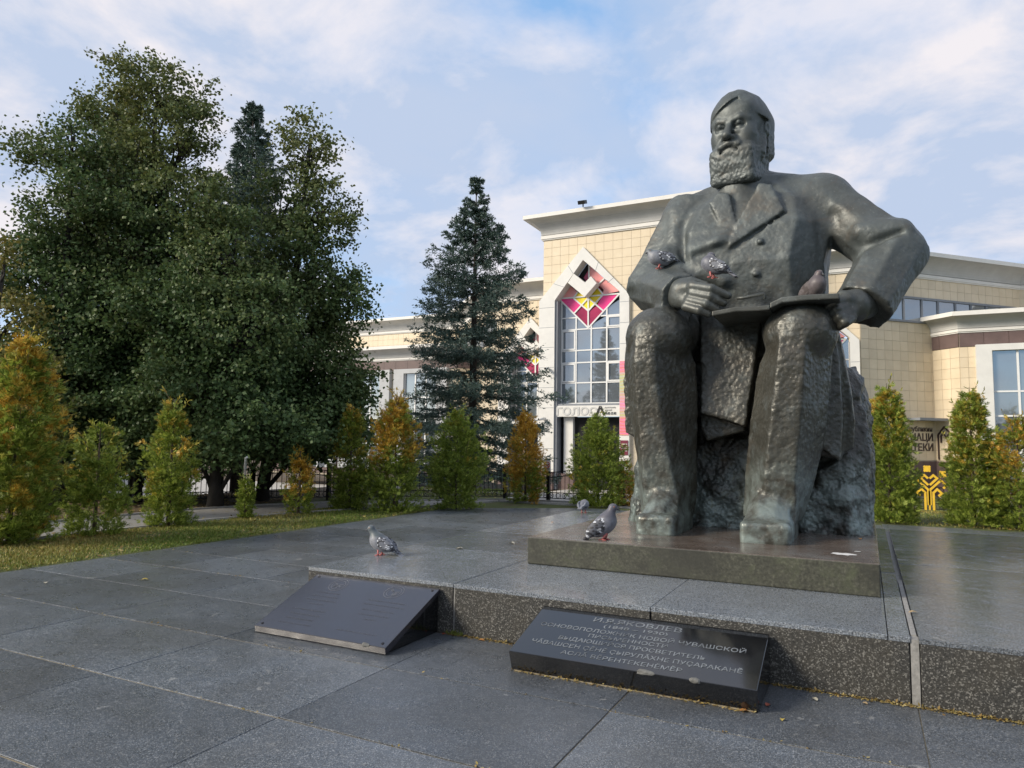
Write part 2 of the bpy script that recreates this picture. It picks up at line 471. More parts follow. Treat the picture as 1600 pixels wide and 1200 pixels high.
M_BROWN = plain('brown_cladding', (.12, .080, .072), .5, 0, .15, 2)
M_MULL = plain('white_mullion', (.72, .72, .70), .4, 0, .03)
M_DARK = plain('dark_interior', (.012, .012, .013), .9)
M_REVEAL = plain('grey_reveal', (.20, .215, .235), .5, 0, .08, 2)
def glass(name, col, rough=.04):
    q = NM(name); q.set('Base Color', col); q.set('Roughness', rough); q.set('Specular IOR Level', 1.0); q.set('IOR', 1.9)
    q.bump(q.noise(q.co('World'), .7, 2, .5), .06, .03); return q.m
M_GLASS = glass('window_glass', (.24, .27, .30), .03)
M_GLASS.node_tree.nodes['Principled BSDF'].inputs['Metallic'].default_value = .5
SG = dict(salmon=plain('salmon_glass', (.92, .36, .35), .2, 0, .2, .6), magenta=plain('magenta_glass', (.82, .035, .24), .3, 0, .2, .6), crimson=plain('crimson_glass', (.30, .012, .065), .25, 0, .3, .6),
          yellow=plain('yellow_glass', (.85, .65, .02), .3, 0, .2, .6), dark=M_DARK)
def bb(m, name, mat, parent=LIB):
    """build an MB given in world coordinates as a part of the library"""
    off = LO if parent is LIB else LO
    m.v = [tuple(np.array(v)-LO) for v in m.v]
    return m.build(name, mat, parent)
def offs(poly, o):
    """offset a plan polyline outward (to the right of its direction), mitred"""
    P = [np.array(p, float) for p in poly]; out = []
    nrm = []
    for p, q in zip(P[:-1], P[1:]):
        d = (q-p)/np.linalg.norm(q-p); nrm.append(np.array([d[1], -d[0]]))
    for i, p in enumerate(P):
        if i == 0: n = nrm[0]; s_ = 1
        elif i == len(P)-1: n = nrm[-1]; s_ = 1
        else:
            n = nrm[i-1]+nrm[i]; n /= np.linalg.norm(n); s_ = 1/max(.3, n@nrm[i])
        out.append(p+n*o*s_)
    return out
def sweep(poly, prof):
    """strips between successive profile points (offset, z) along a plan polyline"""
    m = MB(); rows = [[(*p, z) for p in offs(poly, o)] for o, z in prof]
    n = len(poly)
    vs = [v for r in rows for v in r]
    fs = [(j*n+i, j*n+i+1, (j+1)*n+i+1, (j+1)*n+i) for j in range(len(prof)-1) for i in range(n-1)]
    k = len(prof)
    fs += [tuple(j*n for j in range(k))[::-1], tuple(j*n+n-1 for j in range(k))]
    return m.add(vs, fs)
def cornice(poly, zb, zt, out=1.0):
    h = zt-zb
    bb(sweep(poly, [(-.3, zb-.02), (.10, zb-.02), (.10, zb+.05), (.15, zb+.05), (.15, zb+.26*h/1.43), (-.3, zb+.26*h/1.43)]), 'cornice_band', M_FASC)
    cz = zb+.30*h/1.43; cy = zt-.24
    cove = [(-.3, cz), (.13, cz)]+[(.13+(out-.13)*(1-math.cos(t)), cz+(cy-cz)*math.sin(t)) for t in np.linspace(.12, math.pi/2, 9)]+[(-.3, cy)]
    bb(sweep(poly, cove), 'cornice_cove', M_CORN)
    bb(sweep(poly, [(-.6, cy+.005), (out+.02, cy+.005), (out+.02, zt), (-.6, zt)]), 'cornice_fascia', M_FASC)
TILES = []
def wall(poly, z0, z1, name='wall', mat=None, th=.4):
    bb(sweep(poly, [(-th, z0), (0, z0), (0, z1), (-th, z1)]), name, mat or M_GROUT)
def tiles(p0, p1, z0, z1, skip=None, tw=.57, tht=.545, clip=None):
    p0, p1 = np.array(p0, float), np.array(p1, float); L = np.linalg.norm(p1-p0); d = (p1-p0)/L; n = np.array([d[1], -d[0]])
    nc = max(1, round(L/tw)); nr = max(1, round((z1-z0)/tht)); w_ = L/nc; h = (z1-z0)/nr
    for i in range(nc):
        for j in range(nr):
            c = p0+d*(i+.5)*w_; z = z0+(j+.5)*h
            if skip and skip(c, z): continue
            TILES.append((c, z, d, n, w_, h))
mir = lambda poly: [(2*ACX-x, y) for x, y in poly][::-1]
# --- tower
TW = [(-17.96, 45), (-17.96, 40), (2*ACX+17.96, 40), (2*ACX+17.96, 45)]
cornice(TW, 14.38, 15.81)
wall(TW[:2], GB, 14.38, 'tower_wall'); wall(TW[2:], GB, 14.38, 'tower_wall')
from mathutils.geometry import tessellate_polygon
def holed(x0, x1, y, z0, z1, holes, name):
    loops = [[Vector((x0, z0, 0)), Vector((x1, z0, 0)), Vector((x1, z1, 0)), Vector((x0, z1, 0))]] + [[Vector((x, z, 0)) for x, z in h] for h in holes]
    flat = [v for l in loops for v in l]
    bb(MB().add([(v.x, y, v.y) for v in flat], [tuple(t) for t in tessellate_polygon(loops)]), name, M_GROUT)
def pent(ax, s, zpk):
    hw = 2.45*s; zs = zpk-3.17*s; zp = zpk-.45*s
    return [(ax-hw, GB+.01), (ax-hw, zs), (ax, zp), (ax+hw, zs), (ax+hw, GB+.01)]
holed(-17.96, 2*ACX+17.96, 40, GB, 14.38, [pent(-15.23, 1, 13.62), pent(2*ACX+15.23, 1, 13.62)], 'tower_wall')
def in_frame(c, z, ax, hw, zp, zs):
    return abs(c[0]-ax) < hw-.3 and z < zs+(zp-zs)*(1-abs(c[0]-ax)/hw)-.3
FR = [(-15.23, 2.91, 13.62, 10.45), (2*ACX+15.23, 2.91, 13.62, 10.45)]
tiles((-17.96, 40), (2*ACX+17.96, 40), 4.0, 14.38, lambda c, z: any(in_frame(c, z, *f) for f in FR))
# --- flanks, 45-degree walls and the back wings (one roof level)
FLR = [(2*ACX+17.96, 43), (-.15, 43), (8.55, 51.7), (26, 51.7)]
for P, ax in ((FLR, -2.6), (mir(FLR), 2*ACX+2.6)):
    i = 0 if ax > ACX else 2
    for j in range(3):
        if j == i: holed(P[j][0], P[j+1][0], 43, GB, 11.30, [pent(ax, .825, 10.07)], 'side_wall')
        else: wall(P[j:j+2], GB, 11.30, 'side_wall')
    cornice(P, 11.30, 12.58)
tiles((2*ACX+17.96, 43), (-.15, 43), 6, 11.3, lambda c, z: in_frame(c, z, -2.6, 2.4, 10.07, 7.46))
tiles(mir(FLR)[2], mir(FLR)[3], 6, 11.3, lambda c, z: in_frame(c, z, 2*ACX+2.6, 2.4, 10.07, 7.46))
s45 = (8.55+.15)
tiles((-.15, 43), (8.55, 51.7), .9, 8.68, lambda c, z: c[0] > 4.2 and z < 8.5)
tiles((-.15, 43), (8.55, 51.7), 10.16, 11.3)
tiles((8.55, 51.7), (14.6, 51.7), 9.2, 11.3)
tiles(mir(FLR)[0], mir(FLR)[1], 9.2, 11.3)
# ribbon window high on each 45-degree wall
def ribbon(p0, p1, z0, z1, n):
    p0, p1 = np.array(p0, float), np.array(p1, float); L = np.linalg.norm(p1-p0); d = (p1-p0)/L; nn = np.array([d[1], -d[0]])
    f = MB()
    for z in (z0, z1): f.bar((*(p0+nn*.05), z), (*(p1+nn*.05), z), .06, (0, 0, 1), .06)
    ts = [0, .10, .21, .33, .44, .56, .67, .78, .89, 1.0][:n+1]
    ts = [t/ts[-1] for t in ts]
    for t in ts:
        p = p0+d*L*t+nn*.05; f.bar((*p, z0), (*p, z1), .05)
    fr = bb(f, 'ribbon_window', M_REVEAL)
    for a, b in zip(ts[:-1], ts[1:]):
        g = MB(); q0 = p0+d*L*a+nn*.02; q1 = p0+d*L*b+nn*.02
        g.add([(*q0, z0), (*q1, z0), (*q1, z1), (*q0, z1)], [(0, 1, 2, 3)])
        bb(g, 'pane', M_GLASS, fr)
ribbon((.4, 43.55), (8.3, 51.45), 8.74, 10.12, 9)
ribbon(mir([(.4, 43.55), (8.3, 51.45)])[0], mir([(.4, 43.55), (8.3, 51.45)])[1], 8.74, 10.12, 9)
# --- lower front wings
WR = [(2.2, 48.02), (4.72, 45.5), (24, 45.5)]
for P in (WR, mir(WR)):
    wall(P, GB, 7.95, 'wing_wall', None, 3.0); cornice(P, 7.95, 9.02, .85)
    for a, b in zip(P[:-1], P[1:]):
        a, b = np.array(a), np.array(b); L = np.linalg.norm(b-a); n = max(1, round(L/1.15)); d = (b-a)/L; nn = np.array([d[1], -d[0]])
        for i in range(n):
            m = MB(); c = a+d*(i+.5)*L/n+nn*.03
            m.obox((*c, 7.54), (*(d*(L/n/2-.008)), 0), (*(nn*.03), 0), (0, 0, .37)); bb(m, 'band_panel', M_BROWN)
            m = MB(); m.obox((*(c+nn*.03), -.1), (*(d*(L/n/2-.008)), 0), (*(nn*.05), 0), (0, 0, .95)); bb(m, 'plinth_panel', M_BROWN)
tiles((3.53, 46.69), (4.72, 45.5), .9, 7.15); tiles((4.72, 45.5), (5.5, 45.5), .9, 7.15, tw=.4)
tiles(mir([(3.53, 46.69), (4.72, 45.5)])[0], mir([(3.53, 46.69), (4.72, 45.5)])[1], .9, 7.15)
for i in range(10):   # plinth along the 45-degree wall
    d = np.array([.7071, .7071]); nn = np.array([.7071, -.7071]); c = np.array([-.15, 43])+d*(i+.5)*.52+nn*.04
    m = MB(); m.obox((*c, -.1), (*(d*.252), 0), (*(nn*.04), 0), (0, 0, .95)); bb(m, 'plinth_panel', M_BROWN)
def big_window(ax0, ax1, zt, zb, cols, rows, wf=.72):
    """wing window bay: white surround, mullion grid, panes"""
    m = MB(); y0, y1 = 45.12, 45.5
    m.box(ax0, ax0+wf, y0, y1, zb, zt); m.box(ax1-wf, ax1, y0, y1, zb, zt); m.box(ax0+wf, ax1-wf, y0, y1, zt-.34, zt)
    fr = bb(m, 'window_frame', M_FRAME if ax0 > ACX else M_FRAME_SHADE)
    x0, x1 = ax0+wf, ax1-wf; xs_ = np.linspace(x0, x1, cols+1); zs_ = rows
    g = MB()
    for x in xs_: g.box(x-.05, x+.05, 45.30, 45.42, zb, zt-.34)
    for z in zs_: g.box(x0, x1, 45.31, 45.41, z-.045, z+.045)
    bb(g, 'mullions', M_MULL, fr)
    zz = [zb]+sorted(zs_)+[zt-.34]
    for a, b in zip(xs_[:-1], xs_[1:]):
        for c, d in zip(zz[:-1], zz[1:]):
            if d-c < .1: continue
            bb(MB().add([(a, 45.36, c), (b, 45.36, c), (b, 45.36, d), (a, 45.36, d)], [(0, 1, 2, 3)]), 'pane', M_GLASS, fr)
for k in range(3):
    x0 = 5.44+k*5.3
    big_window(x0, x0+4.9, 7.21, -.6, 3, [4.66, 3.35, 1.4, .2])
    X0 = 2*ACX-(x0+4.9)
    big_window(X0, X0+4.9, 7.21, -.6, 3, [5.0, 3.35, 1.4, .2], .95)
# --- the diamond-headed frames
Zp = lambda x, y: (780+x/5.3333, 300+y/5.3333)
def deco(pts, b):
    return [np.array(at(*Zp(x, y), b)) for x, y in pts]
HOOK = [(622, 680), (715, 755), (765, 703), (812, 760), (712, 874), (573, 757)]
PANES = [('salmon', [(752, 612), (876, 722), (828, 775), (752, 712)]), ('salmon', [(880, 725), (1003, 826), (872, 855), (833, 780)]), ('yellow', [(758, 866), (815, 798), (862, 850)]),
         ('salmon', [(600, 785), (658, 835), (622, 887), (512, 889)]), ('yellow', [(658, 838), (735, 874), (628, 886)]), ('magenta', [(504, 893), (622, 890), (684, 945), (627, 1012)]),
         ('yellow', [(632, 889), (738, 882), (690, 942)]), ('yellow', [(743, 886), (743, 990), (694, 948)]), ('yellow', [(747, 886), (808, 940), (747, 990)]), ('yellow', [(752, 880), (864, 857), (812, 937)]),
         ('magenta', [(868, 858), (1003, 848), (876, 995), (818, 943)]), ('crimson', [(688, 952), (743, 996), (743, 1132), (630, 1018)]), ('crimson', [(747, 996), (816, 948), (873, 1000), (747, 1132)]),
         ('crimson', [(705, 715), (752, 640), (752, 712), (725, 745)]), ('crimson', [(815, 795), (835, 780), (872, 815), (862, 850)])]
BARS = [((500, 891), (745, 1134)), ((745, 1134), (1006, 848)), ((500, 891), (1006, 848)), ((745, 884), (745, 1134)), ((622, 887), (745, 992)), ((745, 992), (870, 856)), ((627, 1014), (745, 884)),
        ((876, 997), (745, 884)), ((752, 712), (752, 600)), ((752, 712), (870, 856)), ((880, 722), (800, 800)), ((658, 836), (620, 888))]
A0 = -15.23; ZPK = 13.62
def pylon(ax, yb, s, zpk, banner=False):
    """one white pentagonal frame with hook ornament, coloured panes and a window grid; s scales the head"""
    T = lambda p: (ax+(p[0]-A0)*s, zpk+(p[2]-ZPK)*s)
    yf, yi = yb-.22, yb+.60
    hw = 2.91*s; zs = zpk-3.17*s; iL, iR = 1.86*s, 2.33*s; zi = zpk-3.17*s-.02; pk = zpk-.82*s; pin = .55*s
    outer = [(ax-hw, GB), (ax-hw, zs), (ax, zpk), (ax+hw, zs), (ax+hw, GB)]
    inner = [(ax-iL, GB), (ax-iL, zi), (ax, pk), (ax+iR, zi+.22*s), (ax+iR, GB)]
    m = MB(); n = 5
    vs = [(x, yf, z) for x, z in outer]+[(x, yf, z) for x, z in inner]+[(x, yi, z) for x, z in outer]+[(x, yi, z) for x, z in inner]
    fs = []
    for i in range(4):
        fs += [(i, i+1, n+i+1, n+i), (2*n+i, 3*n+i, 3*n+i+1, 2*n+i+1), (i, 2*n+i, 2*n+i+1, i+1), (n+i, n+i+1, 3*n+i+1, 3*n+i)]
    m.add(vs, fs); fr = bb(m, 'diamond_frame', M_FRAME)
    # joints between cladding sheets
    j = MB()
    for z in np.arange(GB+1.2, zs-.2, 1.25):
        for sg, iw in ((-1, iL), (1, iR)): j.box(*sorted((ax+sg*(iw+.02), ax+sg*(hw+.004))), yf-.004, yf+.01, z-.012, z+.012)
    for t in (.33, .66):
        for sg, iw in ((-1, iL), (1, iR)):
            o_ = np.array([ax+sg*hw*(1-t), zs+(zpk-zs)*t]); i_ = np.array([ax+sg*iw*(1-t), zi+(pk-zi)*t])
            j.bar((o_[0], yf, o_[1]), (i_[0], yf, i_[1]), .012, (0, 1, 0), .006)
    tag(bb(j, 'cladding_joint', M_REVEAL, fr), kind='stuff')
    q = MB()
    for sg in (-1, 1):
        pass
    poly = [(T(p)[0], yf-.02, T(p)[1]) for p in deco(HOOK, 39.78)]
    bb(q.prism(poly, (0, 0, 0), (0, .62, 0)), 'hook_ornament', M_FRAME, fr)
    # dark reveal lining
    rv = MB()
    for sg, iw in ((-1, iL), (1, iR)):
        rv.box(*sorted((ax+sg*(iw-.002), ax+sg*(iw-(.16 if sg < 0 else .03)))), yf+.10, yi+.02, GB, zi-.05)
    bb(rv, 'reveal', M_REVEAL, fr)
    # glazing
    yg = yb+.56
    gx0, gx1 = ax-iL+.16, ax+iR-.04
    zg0 = 4.04 if s == 1 else 3.2
    bb(MB().add([(ax-iL, yg+.06, zg0), (ax+iR, yg+.06, zg0), (ax+iR, yg+.06, zi), (ax, yg+.06, pk), (ax-iL, yg+.06, zi)], [(0, 1, 2, 3, 4)]), 'backing', M_DARK, fr)
    for col, pts in PANES:
        poly = [(T(p)[0], yg-.03, T(p)[1]) for p in deco(pts, 40.56)]
        bb(MB().prism(poly, (0, 0, 0), (0, .02, 0)), 'coloured_pane', SG[col], fr)
    b_ = MB()
    for kb_, (a, c) in enumerate(BARS):
        p, r = deco([a, c], 40.56); p, r = T(p), T(r)
        b_.bar((p[0], yg-.05, p[1]), (r[0], yg-.05, r[1]), .045, (0, 1, 0), .030+.0015*kb_)
    bb(b_, 'lead_bars', M_MULL, fr)
    # rectangular grid below the diamond
    cols = np.linspace(gx0, gx1, 5); rows = [zg0, zg0+1.27, zg0+2.52, zg0+3.28, zg0+4.6, zg0+5.35, zi]
    tip = T(deco([(745, 1134)], 40.56)[0]); lft = T(deco([(500, 891)], 40.56)[0]); rgt = T(deco([(1006, 848)], 40.56)[0])
    def zmax(x):
        if x < tip[0]: return tip[1]+(lft[1]-tip[1])*(tip[0]-x)/(tip[0]-lft[0])
        return tip[1]+(rgt[1]-tip[1])*(x-tip[0])/(rgt[0]-tip[0])
    mu = MB()
    for i, x in enumerate(cols):
        zt = min(zmax(min(max(x, gx0), gx1)), zi); mu.box(x-.045, x+.045, yg-.07, yg+.03, zg0-.04, zt)
    for z in rows[:-1]:
        segs = [c for c in np.linspace(gx0, gx1, 41) if zmax(c) > z]
        L = [c for c in segs if c <= tip[0]]; R = [c for c in segs if c > tip[0]]
        if z < tip[1]: mu.box(gx0, gx1, yg-.06, yg+.02, z-.04, z+.04)
        else:
            if L: mu.box(L[0], L[-1], yg-.06, yg+.02, z-.04, z+.04)
            if R: mu.box(R[0], R[-1], yg-.06, yg+.02, z-.04, z+.04)
    for i, k in ((0, 1), (3, 1), (0, 3), (3, 4)):     # opening lights with heavier sashes
        x0, x1 = cols[i]+.05, cols[i+1]-.05; z0, z1 = rows[k]+.05, rows[k+1]-.05
        if z1 > min(zmax(x0), zmax(x1)): continue
        for a, b in ((x0, x0+.08), (x1-.08, x1)): mu.box(a, b, yg-.09, yg-.02, z0, z1)
        for a, b in ((z0, z0+.08), (z1-.08, z1)): mu.box(x0, x1, yg-.088, yg-.02, a, b)
    bb(mu, 'mullions', M_MULL, fr)
    for i in range(4):
        for k in range(6):
            x0, x1, z0, z1 = cols[i], cols[i+1], rows[k], rows[k+1]
            ta, tb = min(z1, zmax(x0+1e-4)), min(z1, zmax(x1-1e-4))
            if max(ta, tb) <= z0+.05: continue
            poly = [(x0, z0), (x1, z0), (x1, max(tb, z0+.01)), (x0, max(ta, z0+.01))]
            bb(MB().prism([(x, yg-.01, z) for x, z in poly], (0, 0, 0), (0, .015, 0)), 'pane', M_GLASS, fr)
    # fascia board and deep porch below
    zb0, zb1 = zg0-.83, zg0-.05
    bb(MB().box(ax-iL, ax+iR, yf+.12, yf+.30, zb0, zb1-.12), 'sign_board', M_FRAME, fr)
    bb(MB().box(ax-iL, ax+iR, yf+.16, yi, zb1-.118, zb1), 'sill', M_REVEAL, fr)
    bb(MB().box(ax-iL, ax+iR, yi+.05, yi+.12, GB, zb0), 'porch_back', M_DARK, fr)
    bb(MB().box(ax-iL+.45, ax-iL+1.05, yf+.55, yi+.04, GB, zb0), 'porch_pillar', M_FRAME, fr)
    for sg, iw in ((-1, iL), (1, iR)):
        bb(MB().box(*sorted((ax+sg*(hw+.02), ax+sg*(iw-.01))), yf-.03, yi-.1, GB-.02, GB+1.05), 'plinth', M_BROWN, fr)
    bb(MB().box(ax-iL-.02, ax-iL+1.25, yf+.3, yi+.02, GB-.02, GB+.95), 'plinth', M_BROWN, fr)
    return fr, yf, iL, zb0, zb1
fr0, yf0, iw0, zb0, zb1 = pylon(-15.23, 40, 1.0, 13.62)
pylon(2*ACX+15.23, 40, 1.0, 13.62)
pylon(-2.6, 43, .825, 10.07); pylon(2*ACX+2.6, 43, .825, 10.07)
# tiles: the 300 that show largest as parts, the rest joined
def px_size(c, z):
    p = np.array([c[0], c[1], z-CAMH]); d = p@_F; return 800+FPX*(p@_R2)/d, 600-FPX*(p@_U2)/d, d
def tile_mb(m, c, z, d, n, w_, h, off):
    ctr = np.array([*(c+n*.012), z])-off
    m.obox(ctr, np.array([*(d*(w_/2-.007)), 0]), np.array([*(n*.012), 0]), (0, 0, h/2-.007)); return m
vis = []
for t in TILES:
    x, y, d = px_size(t[0], t[1])
    ok = 0 < x < 1600 and not (995 < x < 1285 and y > 300) and not (x < 560) and not (640 < x < 830 and y > 470)
    vis.append((d if ok else 1e6, t))
vis.sort(key=lambda q: q[0])
tm = {}
for k, (d, t) in enumerate(vis[:295]):
    key = (round(t[2][0], 3), round(t[2][1], 3), round(t[4], 3), round(t[5], 3))
    if key not in tm: tm[key] = tile_mb(MB(), np.zeros(2)-t[3]*.012, 0, t[2], t[3], t[4], t[5], np.zeros(3)).mesh('facade_tile')
    ob('facade_tile', tm[key], M_CREAM, LIB, tuple(np.array([*(t[0]+t[3]*.012), t[1]])-LO))
m = MB()
for d, t in vis[295:]: tile_mb(m, *t, np.zeros(3))
tag(bb(m, 'wall_tiling', M_CREAM), kind='stuff')
# roof slabs so that nothing shows hollow from above
bb(MB().box(-18.4, 2*ACX+18.4, 39.6, 45, 15.3, 15.5), 'roof', M_CORN)
bb(MB().prism([(x, y, 12.1) for x, y in mir(FLR)[:-1] + FLR[1:]] + [(26, 66, 12.1), (2*ACX-26, 66, 12.1)], (0, 0, 0), (0, 0, .1)), 'roof', M_CORN)
for P in (WR, mir(WR)):
    bb(MB().prism([(x, y, 8.7) for x, y in P] + ([(24, 53, 8.7), (7, 53, 8.7)] if P is WR else [(2*ACX-7, 53, 8.7), (2*ACX-24, 53, 8.7)]), (0, 0, 0), (0, 0, .1)), 'roof', M_CORN)
# --- lettering, built as thin raised letters
def text_mesh(body, size, ext=.01, align='LEFT', bold=0.0, shear=0.0, sx=1.0, space=1.0):
    cu = bpy.data.curves.new('letters', 'FONT'); cu.body = body; cu.size = size; cu.extrude = ext; cu.align_x = align; cu.offset = bold
    cu.shear = shear; cu.space_character = space; cu.resolution_u = 3
    o = bpy.data.objects.new('letters', cu); COL.objects.link(o)
    bpy.context.view_layer.update()
    me = bpy.data.meshes.new_from_object(o.evaluated_get(bpy.context.evaluated_depsgraph_get()))
    bpy.data.objects.remove(o); bpy.data.curves.remove(cu)
    if sx != 1.0: me.transform(Matrix.Diagonal((sx, 1, 1, 1)))
    return me
M_LET = plain('letter_dark', (.05, .03, .025), .5); M_LETG = plain('letter_pale', (.50, .50, .48), .5); M_LETB = plain('letter_black', (.012, .012, .012), .5)
RX = rad(90)
def sign_text(body, size, x, z, mat, y, align='LEFT', **k):
    return ob('lettering', text_mesh(body, size, .012, align, **k), mat, fr0, (x-LO[0], y-LO[1], z-LO[2]), (RX, 0, 0))
ys_ = yf0+.105
sign_text('ГОЛОС', .62, -17.0, zb0+.10, M_LETG, ys_, bold=.022, sx=1.22)
sign_text('А', .72, -14.42, zb0+.08, M_LETB, ys_, bold=.022, sx=1.2)
sign_text('выставка', .15, -13.85, zb0+.49, M_LETG, ys_)
sign_text('музей', .15, -13.85, zb0+.33, M_LETG, ys_)
sign_text('10.02-25.02', .21, -13.85, zb0+.11, M_LETB, ys_, sx=.72)
wroot = LIB
w45 = rad(45)
def wall_text(body, size, t, z, align='RIGHT', **k):
    p = np.array([-.15, 43])+np.array([.7071, .7071])*t+np.array([.7071, -.7071])*.03
    return ob('lettering', text_mesh(body, size, .015, align, **k), M_LET, LIB, (p[0]-LO[0], p[1]-LO[1], z-LO[2]), (RX, 0, w45))
wall_text('Чӑваш Республикин', .40, 4.95, 2.52, bold=.006, sx=.95)
wall_text('НАЦИ', .56, 5.0, 2.00, bold=.014, sx=1.05)
wall_text('БИБЛИОТЕКИ', .56, 5.0, 1.44, bold=.014, sx=1.05)
# small hooked emblem beside the letters on the chamfered wall
e = MB(); c0 = np.array([3.53, 46.69]); dd = np.array([.7071, -.7071]); nn = np.array([-.7071, -.7071])
def ch(u, z): return (*(c0+dd*u+nn*.06), z)
for pl in ([(.22, .95), (.22, 2.35), (.62, 2.80), (.95, 2.45), (.72, 2.2), (.55, 2.4)], [(.40, 1.9), (.40, 2.28), (.62, 2.52)]):
    for a, b in zip(pl[:-1], pl[1:]): e.bar(ch(*a), ch(*b), .04, (*nn, 0), .03)
bb(e, 'wall_emblem', M_LET)
# canopy over the side door
c = np.array([-.15, 43])+np.array([.7071, .7071])*4.1
bb(MB().obox((*(c+np.array([.7071, -.7071])*.45), 3.18), (.72, .72, 0), (.32, -.32, 0), (0, 0, .07)), 'canopy', M_REVEAL)
# banner and wall plaque on the right pier of the entrance frame
def banner_mat():
    q = NM('exhibition_banner'); co = q.co('Object')
    sx = q.n('ShaderNodeSeparateXYZ'); q.lk(co, sx.inputs[0])
    wv = q.n('ShaderNodeTexWave', wave_type='RINGS'); q.lk(co, wv.inputs['Vector']); wv.inputs['Scale'].default_value = 1.6; wv.inputs['Distortion'].default_value = 4; wv.inputs['Detail'].default_value = 2
    c = q.ramp(wv.outputs[1], [(0, (.75, .10, .30)), (.3, (.80, .45, .15)), (.55, (.25, .60, .20)), (.8, (.60, .30, .65)), (1, (.85, .25, .45))])
    f = q.ramp(q.math('DIVIDE', sx.outputs[2], 4.4), [(.0, (.75, .06, .12)), (.22, (.80, .10, .20)), (.26, (.30, .62, .18)), (.40, (.75, .20, .45)), (.62, (.30, .62, .20)), (.80, (.30, .65, .25)), (.86, (.80, .12, .25))])
    q.set('Base Color', q.mix(.5, f, c)); q.set('Roughness', .6); return q.m
bx0, bx1 = -12.88, -12.34
bn = MB().box(0, bx1-bx0, -.03, 0, 0, 4.35).build('banner', banner_mat(), None, False, (bx0, yf0-.004, 2.1))
tag(bn, 'tall pink and green exhibition banner hanging on the white pier by the entrance', 'banner')
for i, (t, s_) in enumerate((('ВЫСТАВКА', .10), ('библиотека', .09), ('10.02 - 25.02', .09))):
    pass
pq = MB().box(0, .46, -.04, 0, 0, .85).build('wall_plaque', plain('maroon_enamel', (.16, .03, .05), .35), None, False, (-12.84, yf0-.004, .95))
tag(pq, 'small dark maroon plaque on the white pier below the banner', 'plaque')
MB().box(.08, .42, -.046, -.041, .60, .66).box(.08, .42, -.046, -.041, .48, .51).box(.08, .42, -.046, -.041, .38, .41).box(.08, .42, -.046, -.041, .22, .25).build('print_line', M_LETG, pq)
# cameras and lamps fixed to the building
def cctv(loc, label, rz=0, up=False):
    t = tag(empty('security_camera', loc, rz), label, 'security camera', 'cameras fixed to the cream building')
    MB().tube([(0, 0, 0), (0, -.28, -.02)], .025, 6).build('bracket', M_REVEAL, t)
    b_ = MB().tube([(0, -.12, -.06), (0, -.5, -.1)], [.09, .085], 8).build('housing', M_FRAME, t, True)
    MB().tube([(0, -.5, -.1), (0, -.515, -.102)], [.07, .07], 8).build('lens', M_LETB, t)
    return t
p = at(857, 574.5, yf0); cctv((p[0], yf0, p[2]), 'small dark camera on the left white pier of the entrance frame')
p = at(852, 653, yf0); cctv((p[0], yf0, p[2]), 'white dome-like camera low on the pier left of the lettered board', rad(-30))
p = at(911, 331, 38.9)
fl = tag(empty('floodlight', (p[0], 38.9, 15.81)), 'small dark floodlight on the edge of the tallest cornice', 'floodlight')
MB().bar((0, 0, 0), (0, 0, .18), .03).build('stem', M_LETB, fl)
MB().obox((0, -.12, .24), (.22, 0, 0), (0, .2, .07), (0, -.05, .10)).build('lamp_head', M_LETB, fl)
# ================================================================== trees, thujas, grass
def rquats(n, rs):
    q = rs.normal(size=(n, 4)); q /= np.linalg.norm(q, axis=1)[:, None]
    w, x, y, z = q.T
    return np.stack([np.stack([1-2*(y*y+z*z), 2*(x*y-z*w), 2*(x*z+y*w)], 1), np.stack([2*(x*y+z*w), 1-2*(x*x+z*z), 2*(y*z-x*w)], 1),
                     np.stack([2*(x*z-y*w), 2*(y*z+x*w), 1-2*(x*x+y*y)], 1)], 1)
def leaf_quads(P, ax, sd, L, W):
    """pointed quads: P base, ax direction, sd sideways; L, W per leaf"""
    L = np.asarray(L)[:, None]; W = np.asarray(W)[:, None]
    V = np.stack([P, P+ax*L*.45+sd*W*.5, P+ax*L, P+ax*L*.45-sd*W*.5], 1).reshape(-1, 3)
    F = np.arange(len(P)*4, dtype=np.int32).reshape(-1, 4)
    return V, F
def leafmesh(name, V, F, tint):
    me = mesh_np(name, V, F)
    a = me.attributes.new('tint', 'FLOAT', 'POINT'); a.data.foreach_set('value', np.repeat(np.asarray(tint, np.float32), 4))
    return me
def foliage(name, greens, autumn, rough=.55, trans=.25, spec=.3):
    q = NM(name)
    g = q.n('ShaderNodeNewGeometry').outputs['Random Per Island']
    t = q.attr('tint')
    c = q.mix(t, q.ramp(g, [(0, greens[0]), (.5, greens[1]), (1, greens[2])]), q.ramp(g, [(0, autumn[0]), (.5, autumn[1]), (1, autumn[2])]))
    q.set('Base Color', c); q.set('Roughness', rough); q.set('Specular IOR Level', spec)
    tr = q.n('ShaderNodeBsdfTranslucent'); q.lk(c, tr.inputs[0])
    mx = q.n('ShaderNodeMixShader'); mx.inputs[0].default_value = trans
    q.lk(q.p.outputs[0], mx.inputs[1]); q.lk(tr.outputs[0], mx.inputs[2])
    q.lk(mx.outputs[0], q.t.nodes['Material Output'].inputs[0])
    return q.m
def bark(name, col):
    q = NM(name); co = q.co('Object', scale=(1, 1, .25)); n = q.noise(co, 18, 5, .7)
    q.set('Base Color', q.ramp(n, [(.3, tuple(v*.4 for v in col)), (.7, tuple(v*1.3 for v in col))])); q.set('Roughness', .9); q.bump(n, .8, .02); return q.m
M_LIND = foliage('linden_leaves', [(.050, .090, .030), (.074, .126, .044), (.112, .170, .062)], [(.14, .15, .045), (.185, .19, .055), (.25, .22, .07)])
